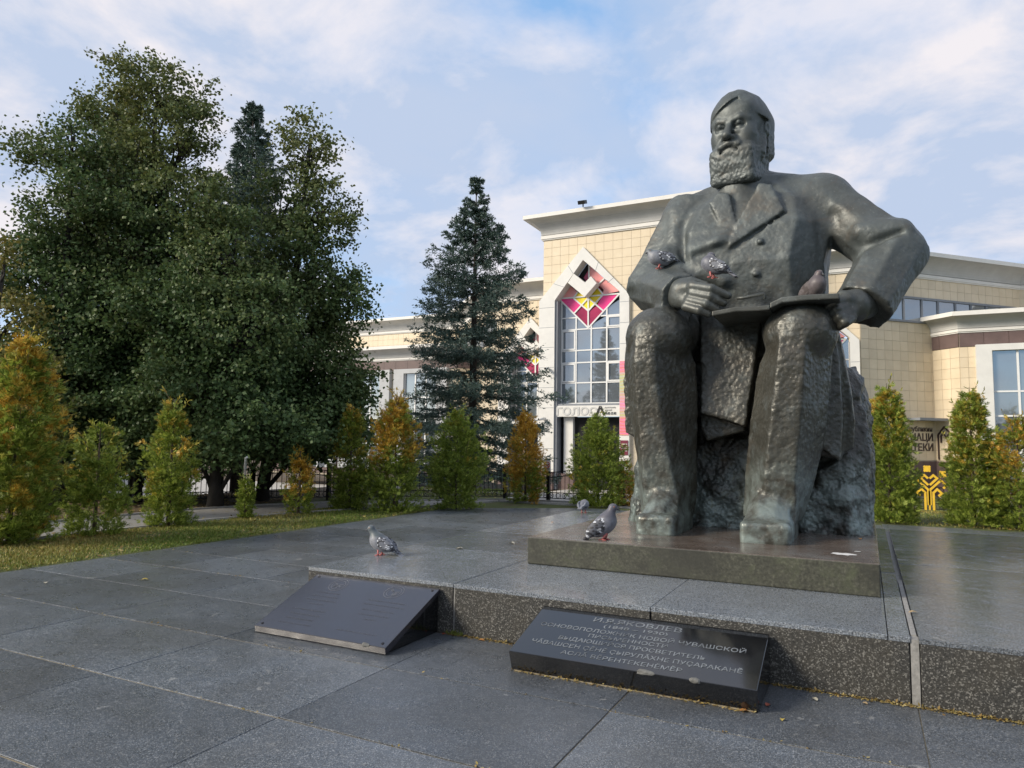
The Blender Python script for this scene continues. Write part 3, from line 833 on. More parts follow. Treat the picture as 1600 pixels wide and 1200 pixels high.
M_BIRCH = foliage('birch_leaves', [(.06, .085, .02), (.10, .13, .03), (.15, .17, .05)], [(.18, .15, .03), (.26, .19, .04), (.3, .2, .05)])
M_SPRUCE = foliage('spruce_needles', [(.048, .085, .066), (.095, .148, .116), (.18, .24, .198)], [(.06, .05, .03), (.08, .07, .04), (.1, .08, .05)], .5, .08)
M_THUJA = foliage('thuja_sprays', [(.075, .125, .018), (.22, .29, .042), (.42, .48, .10)], [(.33, .17, .02), (.60, .34, .04), (.80, .55, .12)], .55, .34)
M_BARK = bark('linden_bark', (.026, .022, .018)); M_BARK2 = bark('spruce_bark', (.06, .045, .035)); M_TWIG = bark('thuja_twig', (.11, .08, .055))

def limb(m, p, q, r0, r1, rs, bend=.12, n=5, sides=6):
    p, q = np.array(p, float), np.array(q, float); L = np.linalg.norm(q-p)
    off = rs.normal(size=3)*L*bend; pts = []
    for i in range(n):
        t = i/(n-1); pts.append(p+(q-p)*t+off*math.sin(math.pi*t)+np.array([0, 0, .12*L*math.sin(math.pi*t)]))
    m.tube(pts, [r0+(r1-r0)*i/(n-1) for i in range(n)], sides); return pts
def broadleaf(name, label, base, blobs, b, mat, leaf=.088, dens=1.0, seed=1, tr=.16, tint_fn=None, group='trees on the left beyond the path', depth=1.0, top=None):
    """blobs: (px, py, rx px, ry px) crown masses seen from the path, b = how far back they hang"""
    rs = np.random.RandomState(seed)
    bx, by = base; bz = gz(bx, by)
    t = tag(empty(name, (bx, by, bz)), label, 'tree', group)
    O = np.array([bx, by, bz])
    wood = MB()
    cs = []
    for bl in blobs:
        px, py, rx, ry = bl[:4]; bb_ = bl[4] if len(bl) > 4 else b
        c = np.array(at(px, py, bb_)); d = (c-np.array([0, 0, CAMH]))@_F; k = d/FPX
        cs.append((c, rx*k, ry*k, max(.5*(rx+ry)*k, .6)*depth))
    zt = max(c[0][2]+c[2]*.3 for c in cs)
    tt = cs[0][0]
    tp = [O+np.array([0, 0, -.05]), O+np.array([0, 0, .35]), O*.55+np.array([tt[0], tt[1], bz])*.45+np.array([0, 0, (zt-bz)*.35]), O*.25+np.array([tt[0], tt[1], bz])*.75+np.array([0, 0, (zt-bz)*.65]), np.array([tt[0], tt[1], zt])]
    wood.tube(tp, [tr*1.25, tr, tr*.78, tr*.5, .03], 9)
    Ps, tins = [], []
    for (c, rx, rz, ry) in cs:
        # main limb from the trunk to the mass
        h = np.clip((c[2]-bz-rz*.8)/(zt-bz), .08, .9); i = h*4; i0 = int(min(3, i)); st = tp[i0]+(tp[i0+1]-tp[i0])*(i-i0)
        lp = limb(wood, st, c, tr*.42*(1-h*.6), .025, rs)
        hrel = np.interp((c[2]-bz)/(zt-bz), [.45, .95], [1.05, .62]); ncl = int(hrel*dens*max(10, 34*(rx*rz+rx*ry+rz*ry)/3*1.5))
        u = rs.normal(size=(ncl, 3)); u /= np.linalg.norm(u, axis=1)[:, None]
        rr = rs.uniform(.12, 1.0, ncl)**.5
        CC = c+u*rr[:, None]*np.array([rx, ry, rz])
        for k in range(0, ncl, 3): 
            s_ = lp[2+k % 3]; limb(wood, s_, CC[k], .022, .006, rs, .08, 4, 4)
        for k in range(ncl):
            nl = int(rs.uniform(75, 150)); sg = rs.uniform(.13, .25)
            P = CC[k]+np.clip(rs.normal(size=(nl, 3)), -1.7, 1.7)*np.array([sg*1.25, sg*1.25, sg*.75])
            # trailing sprigs
            dr = rs.normal(size=3)*np.array([1, 1, .6]); dr /= np.linalg.norm(dr)
            m_ = rs.rand(nl) < .35
            P[m_] = CC[k]+dr*(rs.rand(m_.sum())*.60)[:, None]+np.clip(rs.normal(size=(m_.sum(), 3)), -1.5, 1.5)*.055
            if k % 2 == 0: limb(wood, CC[k], CC[k]+dr*.62, .008, .003, rs, .03, 3, 3)
            Ps.append(P)
            tv = tint_fn(CC[k], rs) if tint_fn else 0
            tins.append(np.clip(rs.normal(tv, .12, nl), 0, 1))
    P = np.concatenate(Ps); tin = np.concatenate(tins); n = len(P)
    R = rquats(n, rs); ax = R[:, :, 0]; ax[:, 2] = ax[:, 2]*.7-.25; ax /= np.linalg.norm(ax, axis=1)[:, None]
    sd = np.cross(ax, R[:, :, 1]); sd /= np.linalg.norm(sd, axis=1)[:, None]+1e-9
    L = rs.uniform(.75, 1.2, n)*leaf
    V, F = leaf_quads(P-O, ax, sd, L, L*.82)
    ob('crown', leafmesh('crown', V, F, tin), mat, t)
    wood.v = [tuple(np.array(v)-O) for v in wood.v]
    wood.build('trunk', M_BARK, t, True)
    return t
def tn(z0, z1, lo, hi): return lambda c, rs: lo+(hi-lo)*np.clip((c[2]-z0)/(z1-z0), 0, 1)+.12*math.sin(c[0]*2.1+c[2]*1.7)
broadleaf('linden_tree', 'tallest dark broadleaf tree of the left group with a thin olive top', (-15.7, 11.2),
          [(245, 150, 92, 62), (165, 190, 50, 45), (295, 215, 45, 60), (215, 275, 115, 80), (270, 350, 120, 85), (190, 400, 130, 95), (235, 500, 170, 105), (215, 610, 175, 95), (200, 690, 150, 60)], 11.4, M_LIND, seed=3, tr=.16, tint_fn=tn(5, 10, .0, .55), dens=1.0)
broadleaf('linden_tree', 'dark broadleaf tree on the far left reaching a long bough out to the left', (-16.2, 9.7),
          [(112, 235, 45, 55), (62, 235, 46, 24), (120, 330, 70, 75), (75, 430, 80, 90), (85, 540, 95, 90), (90, 640, 90, 80), (110, 705, 90, 45)], 9.9, M_LIND, seed=5, tr=.16, tint_fn=tn(5, 9, 0, .25), dens=1.0)
broadleaf('linden_tree', 'broadleaf tree with an open olive crown at the right end of the left group', (-13.6, 13.2),
          [(485, 225, 42, 52), (455, 310, 50, 65), (510, 330, 42, 55), (480, 410, 80, 75), (535, 470, 45, 60), (450, 520, 95, 85), (525, 575, 65, 60), (450, 650, 120, 65), (535, 660, 45, 48)], 13.2, M_LIND, seed=8, tr=.16, tint_fn=tn(3, 9, .05, .5), dens=.9)
broadleaf('linden_tree', 'dense broadleaf tree in the middle of the left group with low dark skirts', (-12.95, 11.2),
          [(355, 385, 70, 65), (330, 450, 110, 85), (390, 520, 110, 95), (320, 610, 150, 85), (400, 670, 120, 65), (290, 690, 140, 50)], 11.2, M_LIND, seed=11, tr=.16, tint_fn=tn(3, 8, 0, .3), dens=1.0)
broadleaf('linden_tree', 'low leafy tree filling the shade behind the left group', (-18.5, 14.5),
          [(120, 650, 200, 80), (300, 640, 200, 90), (450, 660, 150, 70), (250, 560, 220, 80)], 14.6, M_LIND, seed=12, tr=.16, dens=.55, leaf=.15)
broadleaf('birch_tree', 'light green birch at the left edge with a bare leaning stem', (-13.6, 6.6),
          [(6, 425, 26, 62), (22, 500, 34, 60), (12, 590, 46, 70), (40, 660, 50, 60)], 7.6, M_BIRCH, seed=21, tr=.07, leaf=.08, tint_fn=tn(2, 5, .2, .35), dens=.7)

def needles(rs, A, B, n, ln, wd):
    """n needle tufts along each twig A -> B"""
    k = len(A); t = rs.rand(k, n, 1)
    P = A[:, None]+(B-A)[:, None]*t
    d = (B-A); d = d/(np.linalg.norm(d, axis=1)[:, None]+1e-9)
    r = rs.normal(size=(k, n, 3)); ax = d[:, None]*.9+r*.55; ax /= np.linalg.norm(ax, axis=2)[..., None]
    sd = np.cross(ax, rs.normal(size=(k, n, 3))); sd /= np.linalg.norm(sd, axis=2)[..., None]+1e-9
    m = k*n
    return leaf_quads(P.reshape(m, 3), ax.reshape(m, 3), sd.reshape(m, 3), rs.uniform(.7, 1.2, m)*ln, rs.uniform(.7, 1.2, m)*wd)
def spruce(name, label, base, H, R, seed, whorls=34, per=6, group=None, lean=0.0, low=.05, prof=None, twn=13):
    rs = np.random.RandomState(seed); bx, by = base; bz = gz(bx, by)
    t = tag(empty(name, (bx, by, bz)), label, 'tree', group)
    wood = MB(); wood.tube([(0, 0, -.05), (0, 0, H*.3), (lean*.5, 0, H*.7), (lean, 0, H*.985)], [H*.016, H*.0125, H*.006, .012], 9)
    A, B = [], []
    A.append(np.array([[lean, 0, H*.965]])); B.append(np.array([[lean, 0, H]]))
    for w_ in range(whorls):
        f = low+(1-low)*(w_+.5)/whorls; f = min(f+rs.uniform(-.3, .3)/whorls, .99)
        L0 = R*np.interp(f, [0, .25, .5, .7, .85, .95, 1], [1.04, 1.0, .80, .50, .22, .075, .02])*rs.uniform(.85, 1.1); z = f*H
        n = per if f < .9 else 4
        for k in range(n):
            a = 2*math.pi*(k+rs.rand()*.7)/n + w_*.7; L = L0*rs.uniform(.55, 1.2)+.10
            d = np.array([math.cos(a), math.sin(a), 0]); up0 = np.interp(f, [0, .35, .8, 1], [-.42, -.22, .18, .6]); tip = np.interp(f, [0, .5, 1], [.30, .42, .75])
            m_ = 9; pts = []; p = np.array([lean*f, 0, z])
            for i in range(m_):
                s_ = i/(m_-1); slope = up0+(tip-up0)*s_**1.6
                pts.append(p.copy()); st = d+np.array([0, 0, slope]); p = p+st/np.linalg.norm(st)*L/(m_-1)
            pts = np.array(pts)
            wood.tube(pts, [max(.005, .028*(1-i/m_)*(L/R)**.5) for i in range(m_)], 4, False)
            side = np.array([-d[1], d[0], 0])
            A.append(pts[2:-1]); B.append(pts[3:])
            nt_ = int(8+L*twn*1.25)
            s_ = rs.uniform(.12, 1, nt_)*(m_-1.001); i0 = s_.astype(int); P = pts[i0]+(pts[i0+1]-pts[i0])*(s_-i0)[:, None]
            tl = (.10+.34*L*np.sin(np.clip(s_/(m_-1)*.92, 0, 1)*math.pi)**.8*rs.uniform(.45, 1, nt_))
            tl = np.minimum(tl, .62)
            sg = rs.choice([-1, 1], nt_)
            dirv = d*.75+side*sg[:, None]*rs.uniform(.5, 1.1, nt_)[:, None]+np.array([0, 0, 1])*rs.uniform(-.55, .15, nt_)[:, None]
            dirv /= np.linalg.norm(dirv, axis=1)[:, None]
            Q = P+dirv*tl[:, None]; A.append(P); B.append(Q)
            # second-order twigs
            for rep in range(2):
                u = rs.uniform(.25, .9, nt_)[:, None]; P2 = P+(Q-P)*u
                d2 = dirv+rs.normal(size=(nt_, 3))*.55+d*.35; d2 /= np.linalg.norm(d2, axis=1)[:, None]
                A.append(P2); B.append(P2+d2*(tl*rs.uniform(.35, .6, nt_))[:, None])
    A = np.concatenate(A); B = np.concatenate(B)
    V, F = needles(rs, A, B, 9, .105, .034)
    ob('needle_boughs', leafmesh('needle_boughs', V, F, np.clip(rs.normal(.0, .12, len(F)), 0, 1)), M_SPRUCE, t)
    wood.build('trunk', M_BARK2, t, True)
    return t
def spr_h(px, py, b, base_z):
    return at(px, py, b)[2]-base_z
bs = at(737, 700, 23.5)[0]
spruce('blue_spruce', 'tall blue-grey spruce standing alone in front of the cream building', (bs, 23.5), spr_h(737, 277, 23.5, gz(bs, 23.5)), 3.05, 4, 28, 7)
bs2 = at(372, 700, 17.0)[0]
spruce('blue_spruce', 'blue-grey spruce whose pointed tip rises between the left broadleaf trees', (bs2, 17.0), spr_h(371, 167, 17.0, gz(bs2, 17)), 3.0, 6, 30, 6, low=.30)
bs3 = at(160, 700, 15)[0]
spruce('blue_spruce', 'spruce tip half hidden behind the tallest tree of the left group', (bs3, 15.0), spr_h(158, 150, 15.0, gz(bs3, 15)), 2.2, 9, 30, 5, low=.45)

def thuja(label, px, py_top, b, wpx, aut, seed, base=None, lean=0.0, top_aut=0.0, wide_at=.3, dens=1.0, bump_=None):
    """columnar evergreen of flattened sprays; aut = how much has gone orange, top_aut = extra towards the tip"""
    rs = np.random.RandomState(seed); bx = at(px, 750, b)[0] if base is None else base; by = b
    P0 = np.array([bx, by, 0.0]); d = (P0-np.array([0, 0, CAMH]))@_F
    H = at(px, py_top, b)[2]; R = wpx*d/FPX/2*.92
    t = tag(empty('thuja', tuple(P0)), label, 'evergreen shrub', 'young thujas round the monument')
    wood = MB(); wood.tube([(0, 0, -.05), (0, 0, H*.5), (lean, 0, H*.97)], [.035, .022, .004], 6)
    nb = int(dens*np.clip(190*(H*R), 60, 620)); per = 18
    fb = rs.beta(.95, 1.35, nb)*.98+.0
    ab_ = rs.uniform(0, 2*math.pi, nb)
    prf = lambda f: np.interp(f, [0, .05, wide_at, .55, .8, .93, 1], [.72, .92, 1.0, .82, .50, .22, .03])
    lenb = R*prf(fb)*rs.uniform(.62, 1.16, nb)*(1+.13*np.sin(ab_*2+seed))
    f = np.repeat(fb, per); a = np.repeat(ab_, per); n = nb*per
    s_ = rs.uniform(.18, 1.0, n)**.70; Lb = np.repeat(lenb, per)
    out = np.stack([np.cos(a), np.sin(a), np.zeros(n)], 1); tang = np.stack([-np.sin(a), np.cos(a), np.zeros(n)], 1)
    rise = np.repeat(rs.uniform(.15, .7, nb)-np.interp(fb, [0, .16], [.45, 0]), per)
    wsp = np.interp(H, [.6, 2.2, 3.5], [.035, .060, .085])
    C = out*(Lb*s_)[:, None]+tang*(rs.normal(0, 1, n)*wsp)[:, None]+np.stack([lean*f, np.zeros(n), f*H*.93+Lb*s_*s_*rise+rs.normal(0, 1, n)*wsp*.8], 1)
    C[:, 2] = np.where(C[:, 2] < .02, np.abs(C[:, 2]-.02)*.5+.02, np.minimum(C[:, 2], H*.97)); rr = Lb*s_; prof = np.maximum(prf(np.clip(C[:, 2]/H, 0, 1)), .03)
    sz = rs.uniform(.7, 1.25, n)*np.interp(H, [.6, 2.2, 3.5], [.075, .105, .14])
    main = out*rs.uniform(.35, 1.0, n)[:, None]+np.array([0, 0, 1])*rs.uniform(.15, .9, n)[:, None]+rs.normal(size=(n, 3))*.30
    main /= np.linalg.norm(main, axis=1)[:, None]
    side = np.cross(main, np.array([0, 0, 1.0])+rs.normal(size=(n, 3))*.6); side /= np.linalg.norm(side, axis=1)[:, None]+1e-9
    Vs, Fs, T = [], [], []; off = 0
    ph = rs.uniform(0, 6.28, 3)
    au = aut+top_aut*np.interp(C[:, 2]/H, [.1, .5, 1], [-.7, .45, 1.0])
    pt = np.repeat(rs.rand(nb), per)*.6+.4*(.5+.5*np.sin(C[:, 0]*6+ph[0])*np.sin(C[:, 2]*4.5+ph[1])*np.cos(C[:, 1]*5+ph[2]))
    tin = np.clip((au*1.05-pt)*3.0+.5+rs.normal(0, .15, n)-.25*(1-s_), 0, 1)
    inner = np.clip(1-rr/(R*prof+1e-6), 0, 1)
    for k, (ang, ln, st) in enumerate(((0, 1.0, 0), (.5, .72, .15), (-.5, .72, .15), (.95, .5, .25), (-.95, .5, .25), (.45, .5, .5), (-.45, .5, .5))):
        ax = main*math.cos(ang)+side*math.sin(ang); sd = -main*math.sin(ang)+side*math.cos(ang)
        V, F = leaf_quads(C+main*(sz*st)[:, None], ax, sd, sz*ln, sz*.135*(1 if k == 0 else .9))
        Vs.append(V); Fs.append(F+off); off += len(V); T.append(tin)
    # whippy shoots at the tip and down the sides
    ns = 16; ff = rs.uniform(.45, 1, ns); aa = rs.uniform(0, 6.28, ns)
    for f_, a_ in zip(ff, aa):
        r0 = R*np.interp(f_, [0, .3, .55, .8, 1], [.86, 1, .8, .44, .03])*.8
        p = np.array([math.cos(a_)*r0+lean*f_, math.sin(a_)*r0, f_*H*.95]); q_ = p+np.array([math.cos(a_)*.10, math.sin(a_)*.10, .16])*np.interp(H, [.6, 2.5], [.6, 1.3])*rs.uniform(.7, 1.4)
        wood.tube([p*.75+np.array([0, 0, p[2]*.2]), p, q_], [.007, .005, .002], 4)
        m_ = 12; tt = rs.rand(m_, 1); PP = p+(q_-p)*tt; ax = (q_-p)/np.linalg.norm(q_-p)+rs.normal(size=(m_, 3))*.6; ax /= np.linalg.norm(ax, axis=1)[:, None]
        sd = np.cross(ax, rs.normal(size=(m_, 3))); sd /= np.linalg.norm(sd, axis=1)[:, None]
        V, F = leaf_quads(PP, ax, sd, np.full(m_, .09), np.full(m_, .022)); Vs.append(V); Fs.append(F+off); off += len(V); T.append(np.clip(rs.normal(aut+top_aut, .15, m_), 0, 1))
    ob('foliage', leafmesh('foliage', np.concatenate(Vs), np.concatenate(Fs), np.concatenate(T)), M_THUJA, t)
    wood.build('stem', M_TWIG, t, True)
    return t
thuja('largest orange-gold thuja at the left edge', 20, 512, 5.85, 138, .31, 31, lean=.1, wide_at=.42, top_aut=.14)
thuja('dark green thuja flecked with orange beside the largest gold one', 152, 655, 6.95, 108, .10, 32, top_aut=.16)
thuja('slim thuja with an olive crown waist just left of the white-tipped pole', 266, 618, 8.4, 88, .20, 33, top_aut=.14, wide_at=.62)
thuja('smallest green thuja, tied to the white-tipped pole', 386, 748, 10.05, 32, .02, 34)
thuja('short yellow thuja with a bare tip right of the pole', 468, 702, 11.1, 60, .40, 35, top_aut=.3, wide_at=.25)
thuja('olive thuja in front of the fence between the yellow and the two-tone thujas', 547, 628, 12.5, 70, .16, 36, top_aut=.16, wide_at=.5)
thuja('two-tone thuja, green below and bright orange above', 617, 610, 12.6, 92, .22, 37, top_aut=.50, wide_at=.2)
thuja('plump all-green thuja in front of the lone spruce', 713, 634, 14.0, 100, .05, 38, wide_at=.35)
thuja('narrow thuja turned deep orange by the paving corner', 821, 636, 16.45, 64, .58, 39, wide_at=.3, top_aut=.30)
thuja('green thuja in front of the library entrance', 934, 640, 16.6, 98, .06, 40, wide_at=.3)
thuja('low reddish thuja half hidden behind the left side of the statue', 975, 715, 17.0, 44, .55, 41)
thuja('tall green thuja right beside the rock seat with rusty patches', 1390, 592, 16.6, 96, .14, 42, wide_at=.3, top_aut=.14)
thuja('broad olive thuja at the right with rusty tips', 1520, 598, 16.8, 96, .14, 43, wide_at=.3, top_aut=.16)
thuja('rust-brown thuja at the right edge', 1592, 640, 16.5, 104, .26, 44, wide_at=.3, top_aut=.2)
thuja('small dark thuja low on the lawn right of the gold tree', 1486, 772, 21.0, 40, .02, 45)

# ---- grass blades in the verge and the lawn behind
def blades(name, regions, seed, label=None):
    rs = np.random.RandomState(seed); Ps, S_ = [], []
    for (x0, x1, y0, y1, n, h) in regions:
        P = np.stack([rs.uniform(x0, x1, n), rs.uniform(y0, y1, n), np.zeros(n)], 1)
        keep = (np.sin(P[:, 0]*3.1+1)*np.sin(P[:, 1]*2.3)+np.sin(P[:, 0]*7.7)*np.sin(P[:, 1]*6.1)*.6+rs.normal(0, .6, n)) > -.75
        P = P[keep]; P[:, 2] = [gz(a, b) for a, b in P[:, :2]]
        Ps.append(P); S_.append(np.full(len(P), h))
    P = np.concatenate(Ps); h = np.concatenate(S_); n = len(P)
    ax = rs.normal(size=(n, 3))*.55; ax[:, 2] = 1; ax /= np.linalg.norm(ax, axis=1)[:, None]
    sd = np.cross(ax, rs.normal(size=(n, 3))); sd /= np.linalg.norm(sd, axis=1)[:, None]
    L = h*rs.uniform(.5, 1.4, n)
    V, F = leaf_quads(P, ax, sd, L, np.full(n, .011)*rs.uniform(.7, 1.5, n))
    tin = np.clip(.30+.55*np.sin(P[:, 0]*1.3+P[:, 1]*.9)*np.sin(P[:, 1]*.7)+rs.normal(0, .28, n), 0, 1)
    o = ob(name, leafmesh(name, V, F, tin), M_GRASS)
    return tag(o, kind='stuff')
M_GRASS = foliage('grass_blades', [(.070, .120, .014), (.13, .19, .026), (.20, .25, .05)], [(.22, .16, .035), (.34, .26, .07), (.42, .34, .13)], .6, .2)
blades('grass', [(-10.9, -8.66, 2.5, 9, 30000, .045), (-10.9, -8.66, 9, 13.6, 12000, .05), (-2.5, 4.2, 16.2, 26, 22000, .06), (-13.5, -9.5, 17.9, 22, 5000, .10)], 50)
# ---- leaf litter lying in the grass and under the trees
def litter(name, regions, seed):
    rs = np.random.RandomState(seed); Ps = []
    for (x0, x1, y0, y1, n) in regions:
        P = np.stack([rs.uniform(x0, x1, n), rs.uniform(y0, y1, n), np.zeros(n)], 1); P[:, 2] = [gz(a, b)+.012 for a, b in P[:, :2]]; Ps.append(P)
    P = np.concatenate(Ps); n = len(P); ax = rs.normal(size=(n, 3)); ax[:, 2] *= .18; ax /= np.linalg.norm(ax, axis=1)[:, None]
    sd = np.cross(ax, np.array([0, 0, 1.0])+rs.normal(size=(n, 3))*.25); sd /= np.linalg.norm(sd, axis=1)[:, None]
    L = rs.uniform(.035, .085, n); V, F = leaf_quads(P, ax, sd, L, L*.7)
    return tag(ob(name, leafmesh(name, V, F, rs.rand(n)), M_LITTER), kind='stuff')
M_LITTER = foliage('dry_leaves', [(.10, .06, .022), (.17, .10, .03), (.24, .16, .05)], [(.26, .20, .05), (.34, .27, .09), (.42, .36, .18)], .7, .1)
litter('leaf_litter', [(-18, -12.95, 4, 14, 5200), (-12.95, -10.9, 4, 13, 160), (-10.9, -8.7, 3, 13, 1700), (-13, -9, 17, 20, 300), (-1.5, 3.5, 16.2, 18, 260)], 51)
# far belt of trees behind everything on the left
def far_wood():
    rs = np.random.RandomState(77); n = 26000
    x = rs.uniform(-75, -27, n); y = 8+rs.rand(n)*10+np.abs(x+27)*.25; h = 3.2+1.6*np.sin(x*.5)+1.2*np.sin(x*1.3+1)
    P = np.stack([x, y, np.array([gz(a, b) for a, b in zip(x, y)])+h*rs.rand(n)**.8], 1)
    R = rquats(n, rs); L = rs.uniform(.35, .7, n)
    V, F = leaf_quads(P, R[:, :, 0], R[:, :, 1], L, L*.7)
    tag(ob('far_wood', leafmesh('far_wood', V, F, np.clip(rs.normal(.1, .15, n), 0, 1)), M_LIND), kind='stuff')
far_wood()
def wood_behind():
    rs = np.random.RandomState(78); n = 9000
    x = rs.uniform(-60, 70, n); h = 8+3*np.sin(x*.21)+2*np.sin(x*.63+1)+1.2*np.sin(x*1.7)
    P = np.stack([x, -34-rs.rand(n)*9, h*rs.rand(n)**.8], 1); R = rquats(n, rs); L = rs.uniform(.8, 1.6, n)
    V, F = leaf_quads(P, R[:, :, 0], R[:, :, 1], L, L*.7)
    tag(ob('far_wood', leafmesh('far_wood', V, F, np.clip(rs.normal(.15, .15, n), 0, 1)), M_LIND), kind='stuff')
wood_behind()
# ================================================================== fence, signs, emblems, car, pole
M_IRON = plain('black_iron', (.014, .014, .016), .45, .3, .3, 20)
M_GOLD = plain('gold_paint', (.72, .46, .04), .4, 0, .1, 8)
FPTS = [(-19.4, 4.6), (-17.5, 7.9), (-15.4, 11.0), (-13.75, 13.0), (-12.39, 14.25), (-11.72, 15.1), (-10.2, 16.2), (-8.84, 17.28), (-7.61, 17.4), (-5.6, 17.42), (-3.6, 17.42)]
FENCE = tag(empty('park_fence', (-12.39, 14.25, 0)), 'low black iron park fence with arched panels and ring frieze along the path', 'fence')
FO = np.array([-12.39, 14.25, 0])
rod = MB().box(-.006, .006, -.006, .006, 0, 1).mesh('fence_bar')
def fence_run(root, org, pts, arch=.10, hgt=.74, posts=True, skip=()):
    for i, (p, q) in enumerate(zip(pts[:-1], pts[1:])):
        if i in skip: continue
        p, q = np.array(p, float), np.array(q, float); L = np.linalg.norm(q-p); d = (q-p)/L
        n = max(4, int(L/.115)); rail = MB(); th = lambda t: hgt+arch*math.sin(math.pi*t)
        z = lambda t: gz(*(p+(q-p)*t))
        for j in range(1, n):
            t = j/n; c = p+(q-p)*t
            o = ob('fence_bar', rod, M_IRON, root, (c[0]-org[0], c[1]-org[1], z(t)+.07)); o.scale = (1, 1, th(t)-.07)
        for k in range(8):
            a, b = k/8, (k+1)/8
            for dz in (0, -.13): rail.bar((*(p+(q-p)*a), z(a)+th(a)+dz), (*(p+(q-p)*b), z(b)+th(b)+dz), .010)
        for zz in (.08, .23): rail.bar((*p, z(0)+zz), (*q, z(1)+zz), .010)
        rail.v = [tuple(np.array(v)-org) for v in rail.v]
        rail.build('rail', M_IRON, root)
        rg = MB(); m_ = max(3, int(L/.17))
        for j in range(m_):
            t = (j+.5)/m_; c = np.array([*(p+(q-p)*t), z(t)]); ex = np.array([*d, 0])
            for zz, r in ((.155, .062), (th(t)-.065, .055)):
                pts_ = [c+ex*r*math.cos(u)+np.array([0, 0, zz+r*math.sin(u)]) for u in np.linspace(0, 2*math.pi, 11)]
                rg.tube(pts_, .0065, 4, False)
                if zz < .2 and j % 2 == 0:
                    for s_ in (-1, 1): rg.bar(c+ex*r*.7+np.array([0, 0, zz+s_*r*.7]), c-ex*r*.7+np.array([0, 0, zz-s_*r*.7]), .005)
        rg.v = [tuple(np.array(v)-org) for v in rg.v]
        tag(rg.build('ring_frieze', M_IRON, root), kind='stuff')
    if posts:
        for i, p in enumerate(pts):
            zz = gz(*p)
            m = MB().box(-.045, .045, -.045, .045, -.05, .90).add([(-.055, -.055, .90), (.055, -.055, .90), (.055, .055, .90), (-.055, .055, .90), (0, 0, .96)], [(0, 1, 4), (1, 2, 4), (2, 3, 4), (3, 0, 4), (0, 3, 2, 1)])
            m.build('fence_post', M_IRON, root, False, (p[0]-org[0], p[1]-org[1], zz))
fence_run(FENCE, FO, FPTS)
# right-hand stretch of fence across the lawn behind the gold tree
FENCE2 = tag(empty('park_fence', (1.2, 22.2, 0)), 'short black iron fence on the right lawn behind the gold tree emblem', 'fence')
fence_run(FENCE2, np.array([1.2, 22.2, 0]), [(-2.2, 22.2), (.2, 22.2), (2.4, 22.2), (4.6, 22.2)], .05, .62)

def emblem(name, label, loc, s, rz=0, half=False):
    """stylised folk tree: three stems, paired hooks, a star"""
    t = tag(empty(name, loc, rz), label, 'emblem')
    def poly(pts, nm, w_=6.2):
        m = MB()
        for i_, (a, b) in enumerate(zip(pts[:-1], pts[1:])):
            A = np.array([a[0]*s, 0, a[1]*s]); B = np.array([b[0]*s, 0, b[1]*s]); d = (B-A)/np.linalg.norm(B-A)
            m.bar(A-d*w_*s*.9, B+d*w_*s*.9, w_*s, (0, 1, 0), .013+.002*i_)
        m.build(nm, M_GOLD, t)
    for sg in ((-1,) if half else (-1, 1)):
        X = lambda L: [(sg*x, z) for x, z in L]
        poly(X([(22, 0), (22, 100), (42, 122), (66, 98), (52, 84)]), 'hook')
        poly(X([(5, 30), (5, 118), (62, 176), (92, 146), (78, 132)]), 'hook')
        poly(X([(8, 150), (44, 188), (24, 206), (8, 190)]), 'hook')
    if not half: poly([(0, 0), (0, 108)], 'stem', 4.5)
    else: poly([(4, 0), (4, 110)], 'stem')
    def star(cx, cz):
        m = MB()
        for k in range(4):
            a = k*math.pi/4; v = np.array([math.cos(a), 0, math.sin(a)])*(19 if k % 2 == 0 else 24)*s
            c = np.array([cx*s, 0, cz*s]); m.bar(c-v, c+v, 6*s, (0, 1, 0), .012+.0025*k)
        tag(m.build('star', M_GOLD, t))
    if not half: star(-8, 245); star(74, 214)
    return t
p = at(1453, 796, 20.9)
emblem('gold_tree_emblem', 'whole yellow folk-ornament tree with two stars on the lawn at the right', (p[0], 20.9, 0.0), .00415)
p = at(912, 782, 17.34)
emblem('gold_tree_emblem', 'yellow half tree ornament fixed to the black gate in front of the entrance', (p[0], 17.36, .06), .0042, 0, True)

# ---- sign with a crossed-out dog on a fence post
p = at(855.5, 727, 17.36)
sg = tag(empty('dog_sign', (p[0], 17.33, p[2])), 'small white sign with a red ring and crossed-out dog on the fence post', 'sign')
M_WHITE = plain('sign_white', (.75, .75, .73), .5, 0, .04); M_RED = plain('sign_red', (.55, .03, .03), .5)
MB().box(-.10, .10, 0, .012, -.15, .13).build('board', M_WHITE, sg)
MB().tube([(.078*math.cos(u), -.004, .03+.078*math.sin(u)-.02) for u in np.linspace(0, 2*math.pi, 21)], .009, 5, False).build('ring', M_RED, sg)
MB().bar((-.055, -.004, .065), (.055, -.004, -.045), .007).build('slash', M_RED, sg)
MB().box(-.035, .03, -.006, -.001, -.005, .022).box(-.035, -.026, -.006, -.001, -.04, -.004).box(.02, .029, -.006, -.001, -.04, -.004).box(.029, .052, -.006, -.001, .008, .036).box(-.05, -.034, -.006, -.001, .014, .022).build('dog_silhouette', M_IRON, sg)
for k in range(2): MB().box(-.075, .075, -.004, -.001, -.09-.03*k, -.078-.03*k).build('print_line', M_IRON, sg)
MB().tube([(-.03, .004, .13), (0, .004, .19), (.03, .004, .13)], .006, 4).build('wire_hanger', M_IRON, sg)

